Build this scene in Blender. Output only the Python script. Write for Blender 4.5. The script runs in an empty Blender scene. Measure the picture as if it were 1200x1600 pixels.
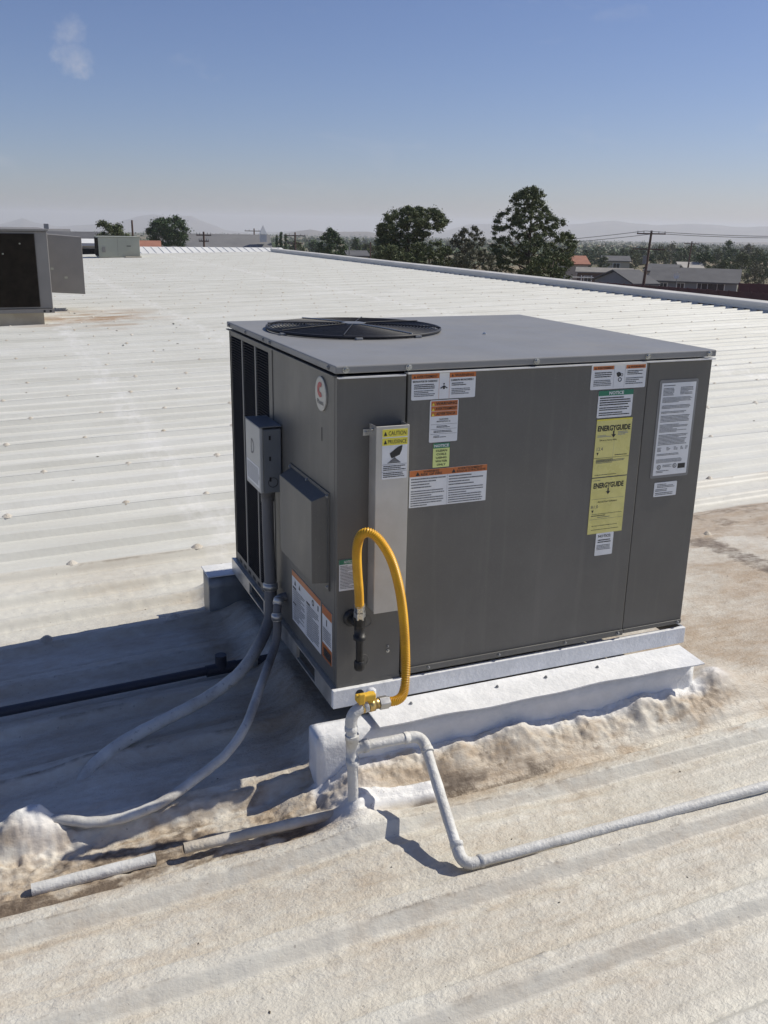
import bpy, bmesh, math, random
import numpy as np
from mathutils import Vector, Matrix, Euler

# ------------------------------------------------------------------ camera, sky, sun, exposure
SC = bpy.context.scene
COL = SC.collection
R = math.radians
CAM_LOC = Vector((-0.85991, -2.34672, 1.33560))
CAM_ROT = Euler((1.269429, -0.017522, -0.398983), 'XYZ')
FPX = 1450.0                                   # focal length in pixels of a 1200 x 1600 picture
cam = bpy.data.cameras.new('camera'); cam.sensor_fit = 'VERTICAL'; cam.sensor_height = 36.0
cam.lens = 36.0 * FPX / 1600.0; cam.clip_start = 0.05; cam.clip_end = 40000
camo = bpy.data.objects.new('camera', cam); camo.location = CAM_LOC; camo.rotation_euler = CAM_ROT
COL.objects.link(camo); SC.camera = camo
SUN_EL, SUN_AZ = 45.0, 2.0                     # azimuth: degrees from +X towards -Y
world = bpy.data.worlds.new('World'); SC.world = world; world.use_nodes = True
wn = world.node_tree; bg = wn.nodes['Background']
sky = wn.nodes.new('ShaderNodeTexSky'); sky.sky_type = 'NISHITA'; sky.sun_disc = False
sky.sun_elevation = R(SUN_EL); sky.sun_rotation = R(90 + SUN_AZ); sky.altitude = 900
sky.air_density = 1.0; sky.dust_density = 0.9; sky.ozone_density = 3.0
bg.inputs[1].default_value = 0.072
sd = bpy.data.lights.new('sun', 'SUN'); sd.energy = 4.5; sd.angle = R(0.55); sd.color = (1.0, 0.945, 0.83)
so = bpy.data.objects.new('sun', sd)
sdir = Vector((math.cos(R(SUN_EL)) * math.cos(R(SUN_AZ)), -math.cos(R(SUN_EL)) * math.sin(R(SUN_AZ)), math.sin(R(SUN_EL))))
so.rotation_euler = (-sdir).to_track_quat('-Z', 'Y').to_euler(); so.location = sdir * 50
COL.objects.link(so)
SC.view_settings.view_transform = 'Standard'; SC.view_settings.look = 'None'
SC.view_settings.exposure = 0.0; SC.view_settings.gamma = 1.0
SC.cycles.max_bounces = 8; SC.cycles.volume_bounces = 1

# thin high cloud wisps, part of the sky itself
def wisp_nodes():
    N, L = wn.nodes, wn.links
    tc = N.new('ShaderNodeTexCoord')
    mp = N.new('ShaderNodeMapping'); mp.inputs['Scale'].default_value = (2.2, 2.2, 6.5); mp.inputs['Location'].default_value = (0.35, 0.2, 0.1)
    L.new(tc.outputs['Generated'], mp.inputs[0])
    nz = N.new('ShaderNodeTexNoise'); nz.inputs['Scale'].default_value = 2.1; nz.inputs['Detail'].default_value = 7; nz.inputs['Roughness'].default_value = .62; nz.inputs['Distortion'].default_value = .5
    L.new(mp.outputs[0], nz.inputs['Vector'])
    rp = N.new('ShaderNodeValToRGB'); rp.color_ramp.elements[0].position = .60; rp.color_ramp.elements[1].position = .86
    rp.color_ramp.elements[1].color = (.5, .5, .5, 1)
    L.new(nz.outputs['Fac'], rp.inputs[0])
    fac = rp.outputs[0]
    # two small torn scraps of cloud
    for (v, r0, st) in WISPS:
        dt = N.new('ShaderNodeVectorMath'); dt.operation = 'DISTANCE'; dt.inputs[1].default_value = v
        n2 = N.new('ShaderNodeTexNoise'); n2.inputs['Scale'].default_value = 38; n2.inputs['Detail'].default_value = 6; n2.inputs['Roughness'].default_value = .65
        L.new(tc.outputs['Generated'], n2.inputs['Vector'])
        sc = N.new('ShaderNodeVectorMath'); sc.operation = 'SCALE'; sc.inputs['Scale'].default_value = .05
        L.new(n2.outputs['Color'], sc.inputs[0])
        ad = N.new('ShaderNodeVectorMath'); ad.operation = 'ADD'; L.new(tc.outputs['Generated'], ad.inputs[0]); L.new(sc.outputs[0], ad.inputs[1])
        sb = N.new('ShaderNodeVectorMath'); sb.operation = 'ADD'; sb.inputs[1].default_value = (-.025, -.025, -.025); L.new(ad.outputs[0], sb.inputs[0])
        L.new(sb.outputs[0], dt.inputs[0])
        mr = N.new('ShaderNodeMapRange'); mr.inputs['From Min'].default_value = r0; mr.inputs['From Max'].default_value = r0 * .1
        mr.inputs['To Min'].default_value = 0; mr.inputs['To Max'].default_value = st
        L.new(dt.outputs['Value'], mr.inputs['Value'])
        mx = N.new('ShaderNodeMath'); mx.operation = 'MAXIMUM'; L.new(fac, mx.inputs[0]); L.new(mr.outputs[0], mx.inputs[1]); fac = mx.outputs[0]
    mix = N.new('ShaderNodeMix'); mix.data_type = 'RGBA'; mix.inputs[7].default_value = (8.2, 8.2, 8.8, 1)
    ml = N.new('ShaderNodeMath'); ml.operation = 'MULTIPLY'; ml.inputs[1].default_value = .55; L.new(fac, ml.inputs[0])
    tint = N.new('ShaderNodeMix'); tint.data_type = 'RGBA'; tint.blend_type = 'MULTIPLY'; tint.inputs[0].default_value = 1; tint.inputs[7].default_value = (1.0, .985, 1.20, 1)   # the camera's cool white balance
    L.new(sky.outputs[0], tint.inputs[6]); L.new(ml.outputs[0], mix.inputs[0]); L.new(tint.outputs[2], mix.inputs[6]); L.new(mix.outputs[2], bg.inputs[0])
CM = CAM_ROT.to_matrix()
def ray(x, y):
    return (CM @ Vector(((x - 600) / FPX, -(y - 800) / FPX, -1.0)))
WISPS = [(ray(116, 92).normalized()[:], .017, .6), (ray(112, 46).normalized()[:], .015, .45), (ray(124, 106).normalized()[:], .012, .65), (ray(100, 84).normalized()[:], .010, .45)]
wisp_nodes()

rng = np.random.default_rng(7)
random.seed(5)

# ------------------------------------------------------------------ helpers
def new_mat(name, col, rough=.6, metal=0.0, spec=.5):
    m = bpy.data.materials.new(name); m.use_nodes = True
    b = m.node_tree.nodes['Principled BSDF']
    b.inputs['Base Color'].default_value = (*col, 1); b.inputs['Roughness'].default_value = rough
    b.inputs['Metallic'].default_value = metal; b.inputs['Specular IOR Level'].default_value = spec
    return m
def node(m, t): return m.node_tree.nodes.new(t)
def link(m, a, b): m.node_tree.links.new(a, b)
def bsdf(m): return m.node_tree.nodes['Principled BSDF']
def noise(m, scale, detail=4, rough=.55, coord='Object', stretch=(1, 1, 1), dist=0):
    tc = node(m, 'ShaderNodeTexCoord'); mp = node(m, 'ShaderNodeMapping'); mp.inputs['Scale'].default_value = stretch
    if coord == 'World':
        g = node(m, 'ShaderNodeNewGeometry'); link(m, g.outputs['Position'], mp.inputs[0])
    else: link(m, tc.outputs[coord], mp.inputs[0])
    n = node(m, 'ShaderNodeTexNoise'); n.inputs['Scale'].default_value = scale; n.inputs['Detail'].default_value = detail
    n.inputs['Roughness'].default_value = rough; n.inputs['Distortion'].default_value = dist
    link(m, mp.outputs[0], n.inputs['Vector']); return n.outputs['Fac']
def ramp(m, fac, stops):
    r = node(m, 'ShaderNodeValToRGB'); e = r.color_ramp.elements
    while len(e) < len(stops): e.new(.5)
    for i, (p, c) in enumerate(stops):
        e[i].position = p; e[i].color = (*c, 1) if len(c) == 3 else c
    link(m, fac, r.inputs[0]); return r.outputs[0]
def mixc(m, fac, a, b, mode='MIX'):
    x = node(m, 'ShaderNodeMix'); x.data_type = 'RGBA'; x.blend_type = mode
    for sock, v in ((x.inputs[0], fac), (x.inputs[6], a), (x.inputs[7], b)):
        if hasattr(v, 'is_output'): link(m, v, sock)
        elif isinstance(v, (int, float)): sock.default_value = v
        else: sock.default_value = (*v, 1)
    return x.outputs[2]
def math_n(m, op, a, b=None):
    x = node(m, 'ShaderNodeMath'); x.operation = op
    for i, v in enumerate((a, b)):
        if v is None: continue
        if hasattr(v, 'is_output'): link(m, v, x.inputs[i])
        else: x.inputs[i].default_value = v
    return x.outputs[0]
def bump(m, h, strength=.3, dist=.01):
    b = node(m, 'ShaderNodeBump'); b.inputs['Strength'].default_value = strength; b.inputs['Distance'].default_value = dist
    link(m, h, b.inputs['Height']); link(m, b.outputs[0], bsdf(m).inputs['Normal']); return b
def attr(m, name):
    a = node(m, 'ShaderNodeAttribute'); a.attribute_name = name; return a
def varied(name, c0, c1, scale=8, rough=.6, metal=0, bumpv=0, bscale=60, spec=.5, rvar=.1, coord='Object', bdist=.002):
    m = new_mat(name, c0, rough, metal, spec)
    n = noise(m, scale, 5, .6, coord)
    link(m, ramp(m, n, [(.32, c0), (.68, c1)]), bsdf(m).inputs['Base Color'])
    if rvar:
        mr = node(m, 'ShaderNodeMapRange'); link(m, n, mr.inputs[0]); mr.inputs[1].default_value = .3; mr.inputs[2].default_value = .7
        mr.inputs[3].default_value = rough - rvar; mr.inputs[4].default_value = rough + rvar; link(m, mr.outputs[0], bsdf(m).inputs['Roughness'])
    if bumpv: bump(m, noise(m, bscale, 3, .6, coord), bumpv, bdist)
    return m

class MB:
    def __init__(s): s.v = []; s.f = []; s.smooth = []
    def add(s, v, f, smooth=False):
        o = len(s.v); s.v += [tuple(p) for p in v]; s.f += [tuple(i + o for i in q) for q in f]; s.smooth += [smooth] * len(f); return s
    def box(s, x0, x1, y0, y1, z0, z1):
        v = [(x0, y0, z0), (x1, y0, z0), (x1, y1, z0), (x0, y1, z0), (x0, y0, z1), (x1, y0, z1), (x1, y1, z1), (x0, y1, z1)]
        return s.add(v, [(0, 3, 2, 1), (4, 5, 6, 7), (0, 1, 5, 4), (1, 2, 6, 5), (2, 3, 7, 6), (3, 0, 4, 7)])
    def tube(s, pts, rad, seg=12, cap=True, smooth=True):
        pts = [Vector(p) for p in pts]; n = len(pts); rads = rad if hasattr(rad, '__len__') else [rad] * n
        V = []; F = []; up = None
        for i, p in enumerate(pts):
            t = (pts[min(i + 1, n - 1)] - pts[max(i - 1, 0)]).normalized()
            if up is None:
                up = t.orthogonal().normalized()
            up = (up - t * up.dot(t)).normalized(); w = t.cross(up)
            for k in range(seg):
                a = 2 * math.pi * k / seg; V.append(p + (up * math.cos(a) + w * math.sin(a)) * rads[i])
        for i in range(n - 1):
            for k in range(seg):
                a = i * seg + k; b = i * seg + (k + 1) % seg; F.append((a, b, b + seg, a + seg))
        s.add(V, F, smooth)
        if cap:
            s.add(V[:seg], [tuple(reversed(range(seg)))]); s.add(V[-seg:], [tuple(range(seg))])
        return s
    def build(s, name, mat, parent=None, bevel=0, smooth=False, seg=2):
        me = bpy.data.meshes.new(name); me.from_pydata(s.v, [], s.f)
        sm = s.smooth if not smooth else [True] * len(s.f)
        me.polygons.foreach_set('use_smooth', sm); me.update()
        return link_obj(name, me, mat, parent, bevel, seg)
def link_obj(name, me, mat, parent=None, bevel=0, seg=2):
    if mat is not None and not me.materials: me.materials.append(mat)
    o = bpy.data.objects.new(name, me); COL.objects.link(o); o.parent = parent
    if bevel:
        b = o.modifiers.new('bevel', 'BEVEL'); b.width = bevel; b.segments = seg; b.limit_method = 'ANGLE'; b.harden_normals = False
    return o
def tag(o, label=None, cat=None, group=None, kind=None):
    if label: o['label'] = label
    if cat: o['category'] = cat
    if group: o['group'] = group
    if kind: o['kind'] = kind
    return o
def empty(name, label, cat, loc=(0, 0, 0), rz=0, group=None):
    o = bpy.data.objects.new(name, None); COL.objects.link(o); o.location = loc; o.rotation_euler = (0, 0, rz)
    o.empty_display_size = .1
    return tag(o, label, cat, group)
def spline(pts, n=12):
    P = [Vector(p) for p in pts]; P = [P[0] * 2 - P[1]] + P + [P[-1] * 2 - P[-2]]; out = []
    for i in range(1, len(P) - 2):
        for k in range(n):
            t = k / n; a, b, c, d = P[i - 1], P[i], P[i + 1], P[i + 2]
            out.append(.5 * ((2 * b) + (c - a) * t + (2 * a - 5 * b + 4 * c - d) * t * t + (3 * b - a - 3 * c + d) * t ** 3))
    out.append(P[-2]); return out
def resample(pts, step):
    out = [pts[0]]; acc = 0
    for a, b in zip(pts[:-1], pts[1:]):
        L = (b - a).length; 
        while acc + L >= step:
            t = (step - acc) / L; a = a.lerp(b, t); L = (b - a).length; out.append(a); acc = 0
        acc += L
    out.append(pts[-1]); return out
# smooth value noise on numpy arrays
def vnoise(x, y, seed=0):
    xi = np.floor(x).astype(np.int64); yi = np.floor(y).astype(np.int64); fx = x - xi; fy = y - yi
    fx = fx * fx * (3 - 2 * fx); fy = fy * fy * (3 - 2 * fy)
    def h(a, b):
        n = (a * 374761393 + b * 668265263 + seed * 1442695041) & 0x7fffffff
        n = ((n ^ (n >> 13)) * 1274126177) & 0x7fffffff
        n = n ^ (n >> 16); return (n & 0xffffff) / float(0xffffff)
    return (h(xi, yi) * (1 - fx) + h(xi + 1, yi) * fx) * (1 - fy) + (h(xi, yi + 1) * (1 - fx) + h(xi + 1, yi + 1) * fx) * fy
def fbm(x, y, seed=0, octv=4, gain=.5):
    s = 0; a = 1; t = 0
    for o in range(octv):
        s = s + a * vnoise(x * 2 ** o, y * 2 ** o, seed + o * 17); t += a; a *= gain
    return s / t
def sstep(a, b, x):
    t = np.clip((x - a) / (b - a), 0, 1); return t * t * (3 - 2 * t)

# ------------------------------------------------------------------ materials
def roof_material(near):
    m = new_mat('roof_coating_near' if near else 'roof_coating', (.74, .73, .70), .55, 0, .35)
    n1 = noise(m, 1.3, 5, .6, 'World', (.45, 1.6, 1)); n2 = noise(m, 14, 5, .65, 'World', (.5, 1.3, 1)); n3 = noise(m, .25, 3, .5, 'World')
    c = ramp(m, n1, [(.3, (.59, .565, .495)), (.5, (.665, .648, .58)), (.7, (.725, .712, .65))] if near else [(.3, (.59, .585, .53)), (.5, (.665, .662, .61)), (.7, (.725, .722, .68))])
    c = mixc(m, ramp(m, n2, [(.35, (.0, .0, .0)), (.75, (.30, .30, .30))]), c, (.56, .53, .47))
    # brushed whiter coat over the end laps
    g = node(m, 'ShaderNodeNewGeometry'); sx = node(m, 'ShaderNodeSeparateXYZ'); link(m, g.outputs['Position'], sx.inputs[0])
    wob = noise(m, 3.5, 4, .6, 'World')
    for X0, w in ((.22, .16), (2.1, .2), (6.6, .22)):
        d = math_n(m, 'ABSOLUTE', math_n(m, 'SUBTRACT', math_n(m, 'ADD', sx.outputs['X'], math_n(m, 'MULTIPLY', wob, .5)), X0 + .25))
        mr = node(m, 'ShaderNodeMapRange'); link(m, d, mr.inputs[0]); mr.inputs[1].default_value = w; mr.inputs[2].default_value = w * .35
        mr.inputs[3].default_value = 0; mr.inputs[4].default_value = .55
        blot = ramp(m, noise(m, 9, 4, .7, 'World', (1, .6, 1)), [(.42, (0, 0, 0)), (.62, (1, 1, 1))])
        if near:   # the brushed lap stops short of the filled ground round the unit
            mr2 = node(m, 'ShaderNodeMapRange'); link(m, sx.outputs['Y'], mr2.inputs[0]); mr2.inputs[1].default_value = 1.7; mr2.inputs[2].default_value = 2.2
            f = math_n(m, 'MULTIPLY', math_n(m, 'MULTIPLY', mr.outputs[0], blot), mr2.outputs[0])
        else: f = math_n(m, 'MULTIPLY', mr.outputs[0], blot)
        c = mixc(m, f, c, (.80, .79, .765))
    if near:
        a = attr(m, 'dirt'); sp = node(m, 'ShaderNodeSeparateColor'); link(m, a.outputs['Color'], sp.inputs[0])
        fine = noise(m, 34, 6, .7, 'World', (.6, 1.4, 1)); fine2 = noise(m, 7, 5, .65, 'World', (.5, 1.6, 1))
        def crisp(ch, k):
            amp = math_n(m, 'MINIMUM', math_n(m, 'MULTIPLY', ch, 3.0), 1.0)
            dv = math_n(m, 'MULTIPLY', math_n(m, 'ADD', math_n(m, 'SUBTRACT', fine, .5), math_n(m, 'SUBTRACT', fine2, .5)), k)
            x = node(m, 'ShaderNodeMath'); x.operation = 'ADD'; x.use_clamp = True; link(m, ch, x.inputs[0]); link(m, math_n(m, 'MULTIPLY', dv, amp), x.inputs[1]); return x.outputs[0]
        c = mixc(m, crisp(sp.outputs[0], 1.1), c, (.40, .315, .225))       # tan dust
        c = mixc(m, crisp(sp.outputs[1], 2.0), c, (.150, .114, .082))      # brown silt
        c = mixc(m, sp.outputs[2], c, (.80, .80, .80))         # fresh white brush coat
        speck = ramp(m, noise(m, 95, 2, .5, 'World'), [(.70, (0, 0, 0)), (.745, (.55, .55, .55))])
        c = mixc(m, speck, c, (.22, .19, .16))
        b1 = noise(m, 84, 3, .55, 'World', (.8, 1.15, 1), .4); b2 = noise(m, 150, 2, .5, 'World'); b3 = noise(m, 17, 3, .5, 'World')
        mrb = node(m, 'ShaderNodeMapRange'); link(m, sx.outputs['Y'], mrb.inputs[0]); mrb.inputs[1].default_value = .2; mrb.inputs[2].default_value = 2.0; mrb.inputs[3].default_value = 1.0; mrb.inputs[4].default_value = .3
        h = math_n(m, 'ADD', math_n(m, 'ADD', math_n(m, 'MULTIPLY', b1, 1.0), math_n(m, 'MULTIPLY', b2, .35)), math_n(m, 'MULTIPLY', b3, .9))
        sn = node(m, 'ShaderNodeSeparateXYZ'); link(m, g.outputs['True Normal'], sn.inputs[0])
        mrn = node(m, 'ShaderNodeMapRange'); link(m, sn.outputs['Z'], mrn.inputs[0]); mrn.inputs[1].default_value = .72; mrn.inputs[2].default_value = .93; mrn.inputs[3].default_value = .4; mrn.inputs[4].default_value = 1
        bn = bump(m, h, .42, .009); link(m, math_n(m, 'MULTIPLY', math_n(m, 'MULTIPLY', mrb.outputs[0], mrn.outputs[0]), .46), bn.inputs['Strength'])
    else:
        # rust-brown ponding marks beside the big unit
        bump(m, noise(m, 30, 3, .6, 'World'), .25, .006)
        px = math_n(m, 'SUBTRACT', sx.outputs['X'], .75); py = math_n(m, 'MULTIPLY', math_n(m, 'SUBTRACT', sx.outputs['Y'], 13.9), .75)
        d = math_n(m, 'SQRT', math_n(m, 'ADD', math_n(m, 'MULTIPLY', px, px), math_n(m, 'MULTIPLY', py, py)))
        mr = node(m, 'ShaderNodeMapRange'); link(m, d, mr.inputs[0]); mr.inputs[1].default_value = 1.6; mr.inputs[2].default_value = .4
        st = ramp(m, noise(m, 2.2, 5, .65, 'World', (.5, 3, 1)), [(.44, (0, 0, 0)), (.62, (.9, .9, .9))])
        c = mixc(m, math_n(m, 'MULTIPLY', mr.outputs[0], st), c, (.40, .27, .17))
    link(m, c, bsdf(m).inputs['Base Color']); return m
ROOF_NEAR = roof_material(True); ROOF = roof_material(False)

def paint(name, c, rough=.42):
    m = new_mat(name, c, rough, 0, .5)
    n = noise(m, 5, 5, .6); dust = noise(m, 2.2, 6, .7, 'Object', (1, 1, .6))
    col = ramp(m, n, [(.35, tuple(v * .94 for v in c)), (.65, tuple(v * 1.05 for v in c))])
    col = mixc(m, ramp(m, dust, [(.5, (0, 0, 0)), (.78, (.16, .16, .16))]), col, (.33, .31, .28))
    run = noise(m, 3.0, 4, .6, 'Object', (9, 9, .45)); col = mixc(m, ramp(m, run, [(.54, (0, 0, 0)), (.74, (.13, .13, .13))]), col, (.30, .285, .25))
    sp = ramp(m, noise(m, 420, 2, .5), [(.66, (0, 0, 0)), (.72, (.28, .28, .28))])
    col = mixc(m, sp, col, (.4, .39, .36))
    link(m, col, bsdf(m).inputs['Base Color'])
    mr = node(m, 'ShaderNodeMapRange'); link(m, dust, mr.inputs[0]); mr.inputs[1].default_value = .3; mr.inputs[2].default_value = .75; mr.inputs[3].default_value = rough - .06; mr.inputs[4].default_value = rough + .16
    link(m, mr.outputs[0], bsdf(m).inputs['Roughness'])
    h = math_n(m, 'ADD', math_n(m, 'MULTIPLY', noise(m, 1.7, 2, .4), 4.0), math_n(m, 'MULTIPLY', noise(m, 300, 2, .5), .05))
    bump(m, h, .12, .006); return m
M = {}
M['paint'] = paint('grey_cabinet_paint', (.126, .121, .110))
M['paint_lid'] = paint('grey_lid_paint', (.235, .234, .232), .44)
M['core'] = new_mat('dark_interior', (.02, .02, .022), .8)
M['black'] = varied('black_plastic', (.014, .014, .015), (.03, .03, .03), 20, .45)
M['guard'] = varied('black_wire_coating', (.022, .022, .026), (.04, .04, .045), 20, .5, 0, 0, 60, .3)
M['slat'] = varied('dark_louver_paint', (.022, .023, .028), (.036, .036, .04), 10, .7, 0, 0, 60, .12)
M['galv'] = varied('galvanised_steel', (.50, .49, .46), (.64, .63, .60), 22, .42, .75, .08, 40, .5, .08)
M['galv_dark'] = varied('weathered_galvanised', (.22, .225, .23), (.34, .345, .35), 14, .5, .5, .1, 60)
M['flue'] = varied('bare_sheet_metal', (.47, .45, .41), (.58, .56, .52), 9, .5, .35, .06, 30)
M['screw'] = varied('zinc_screw', (.45, .45, .44), (.62, .62, .6), 40, .3, .9)
M['white_coat'] = varied('brushed_white_coating', (.70, .705, .71), (.82, .82, .82), 16, .5, 0, .5, 55, .4, .08, 'World', .006)
M['strip'] = varied('sunlit_flange', (.78, .77, .74), (.86, .85, .82), 30, .4, .1, 0)  # light metal with the sun's brightness put into the colour
M['disc'] = varied('disconnect_grey_paint', (.16, .175, .19), (.20, .215, .23), 8, .4)
M['disc_face'] = varied('disconnect_cover_lit', (.40, .41, .40), (.48, .48, .46), 8, .4)  # lighter than the box: the cover's lit look is put into its colour
M['conduit_dark'] = varied('conduit_grey', (.12, .12, .125), (.19, .19, .19), 18, .55, 0, .2, 80)
M['pvc_dark'] = varied('dark_drain_pipe', (.028, .030, .045), (.045, .047, .06), 20, .5)
M['rust'] = varied('rusty_steel', (.16, .08, .045), (.30, .18, .11), 30, .75, .1, .3, 80)
M['brass'] = varied('brass', (.60, .42, .16), (.72, .52, .22), 30, .32, .9)
M['iron'] = varied('black_iron', (.018, .018, .018), (.035, .034, .033), 30, .5, .3, .2, 120)
M['white'] = varied('label_white', (.72, .73, .74), (.78, .79, .80), 30, .45, 0)
M['yellow_label'] = varied('label_yellow', (.66, .60, .20), (.72, .66, .25), 14, .3, 0, .5, 12, .5, .1, 'Object', .004)
M['caution_yellow'] = new_mat('label_caution_yellow', (.78, .68, .08), .4)
M['lime'] = new_mat('label_lime', (.68, .76, .28), .4)
M['orange'] = new_mat('label_orange', (.52, .155, .04), .4)
M['green'] = new_mat('label_green', (.02, .19, .11), .4)
M['ink'] = new_mat('label_ink', (.02, .02, .022), .5)
M['ink_grey'] = new_mat('label_ink_faded', (.30, .31, .33), .5)
M['ink_mid'] = new_mat('label_ink_mid', (.14, .145, .155), .5)
M['red'] = new_mat('label_red', (.42, .03, .04), .4)
M['silver'] = new_mat('badge_silver', (.42, .42, .40), .35, .3)
def conduit_material():
    m = new_mat('conduit_white_overcoat', (.6, .59, .55), .6)
    n = noise(m, 9, 5, .65, 'World'); n2 = noise(m, 60, 3, .6, 'World')
    c = ramp(m, n, [(.3, (.42, .40, .37)), (.6, (.66, .65, .61))])
    c = mixc(m, ramp(m, n2, [(.62, (0, 0, 0)), (.72, (.6, .6, .6))]), c, (.2, .19, .18))
    # bare grey hose close to the unit, overcoat farther down
    g = node(m, 'ShaderNodeNewGeometry'); sx = node(m, 'ShaderNodeSeparateXYZ'); link(m, g.outputs['Position'], sx.inputs[0])
    mr = node(m, 'ShaderNodeMapRange'); link(m, math_n(m, 'ADD', sx.outputs['X'], math_n(m, 'MULTIPLY', n, .08)), mr.inputs[0])
    mr.inputs[1].default_value = -.05; mr.inputs[2].default_value = -.12
    c = mixc(m, mr.outputs[0], (.15, .15, .155), c)
    link(m, c, bsdf(m).inputs['Base Color']); bump(m, n2, .5, .004); return m
M['conduit'] = conduit_material()
M['pipe_coat'] = varied('pipe_white_overcoat', (.52, .51, .48), (.70, .695, .67), 13, .55, 0, .55, 75, .4, .08, 'World', .006)
M['pipe_dirty'] = varied('pipe_dirty_overcoat', (.42, .36, .28), (.64, .60, .53), 9, .6, 0, .6, 70, .4, .08, 'World', .006)
def yellow_material():
    m = new_mat('yellow_hose_coating', (.80, .42, .015), .38)
    n = noise(m, 14, 4, .6); link(m, ramp(m, n, [(.3, (.66, .33, .012)), (.7, (.82, .46, .02))]), bsdf(m).inputs['Base Color']); return m
M['yellow'] = yellow_material()
M['valve_yellow'] = varied('valve_handle_yellow', (.70, .40, .03), (.78, .48, .05), 30, .45)

# ------------------------------------------------------------------ the roof
Z0, SX = -0.285, 0.02
PIT, PH = .3048, -.63
RIBH = .034
def rib_h(Y):
    u = (Y - PH + PIT / 2) % PIT - PIT / 2
    h = RIBH * np.clip((.052 - np.abs(u)) / .030, 0, 1)
    return h + .0038 * (np.clip((.017 - np.abs(u - .10)) / .007, 0, 1) + np.clip((.017 - np.abs(u + .10)) / .007, 0, 1))
def g2(X, Y, x, y, sx, sy, h): return h * np.exp(-((X - x) / sx) ** 2 - ((Y - y) / sy) ** 2)
LUMPS = [(float(x), float(-.14 - .05 * a), .02 + .05 * b * b, .016 + .022 * c, .004 + .016 * d) for x, a, b, c, d in
         zip(rng.uniform(-.08, 1.32, 15), rng.random(15), rng.random(15), rng.random(15), rng.random(15))]
def roof_height(X, Y):
    wob = (fbm(X * 2.2, Y * 2.2, 3, 3) - .5)
    base = Z0 + SX * X + .012 * (fbm(X * .8, Y * 1.1, 8, 2) - .5)
    ribs = rib_h(Y + .012 * (fbm(X * 1.1, Y * .6, 5, 3) - .5))
    # filled, rib-less apron round the curb and to its right
    ap = sstep(-.16, .02, X) * sstep(3.55, 3.2, X + .35 * wob) * sstep(-.30, -.115, Y + .05 * wob - .10 * sstep(1.3, 2.2, X)) * sstep(1.66, 1.50, Y + .10 * wob)
    zap = -.178 + .010 * X - .035 * sstep(1.2, 3.4, X) + .016 * wob
    left = sstep(-2.0, -.1, X) * sstep(-.12, .10, Y) * sstep(1.75, 1.25, Y) * (1 - ap)
    z = (base + ribs * (1 - .05 * left) + .040 * left) * (1 - ap) + zap * ap
    # thick coating softens the ribs in front of the unit
    for (x, y, sx_, sy_, h) in [(-.035, -.275, .095, .085, .034), (-.037, -.262, .034, .036, .032), (.00, -.42, .28, .12, .014),
                                (-.885, .0, .075, .060, .050), (-.86, .02, .035, .035, .030), (-.93, -.03, .04, .04, .02), (-1.0, -.04, .12, .10, .03),
                                (-.68, .235, .10, .06, .030), (.30, -.42, .25, .06, .012), (1.37, -.10, .07, .06, .035), (1.34, -.13, .03, .03, .02),
                                (.12, -.56, .06, .05, .008), (-.16, -.12, .06, .08, .03)]:
        z = z + g2(X, Y, x, y, sx_, sy_, h)
    for (x, y, sx_, sy_, h) in LUMPS: z = z + g2(X, Y, x, y, sx_, sy_ * 1.3, h)
    z = z + .018 * sstep(-.05, .0, X) * sstep(.26, .2, X) * sstep(.034, .012, np.abs(Y + .242)) * (.6 + .9 * fbm(X * 30, Y * 30, 71, 2))
    z = z + g2(X, Y, .172, -.905, .016, .014, .006)
    z = z + g2(X, Y, .53, -.158, .085, .034, .022)
    foot = np.clip(sstep(-.26, -.16, Y) * sstep(-.05, -.11, Y) * sstep(-.2, -.08, X) * sstep(1.5, 1.3, X) + g2(X, Y, -.89, -.0, .15, .11, 1.5) + g2(X, Y, -.03, -.28, .12, .10, .6) + sstep(-.30, -.2, Y) * sstep(.02, -.05, Y) * sstep(-1.3, -1.0, X) * sstep(.0, -.1, X) * .6, 0, 1.3)
    rn = 1 - np.abs(2 * fbm(X * 17, Y * 24, 61, 3) - 1); z = z + foot * (.014 * (fbm(X * 7, Y * 13, 63, 3) - .5) + .012 * (rn - .75) + .008 * (fbm(X * 55, Y * 60, 65, 2) - .5) + .007 * (1 - np.abs(2 * fbm(X * 38, Y * 46, 67, 2) - 1) - .7))
    rough = .5 + .8 * ap
    z = z + .006 * (fbm(X * 9, Y * 9, 21, 3) - .5) * rough + .0035 * (fbm(X * 28, Y * 28, 31, 2) - .5)
    return z
NX0, NX1, NY0, NY1 = -2.3, 5.0, PH - 3 * PIT, PH + 9 * PIT
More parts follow.
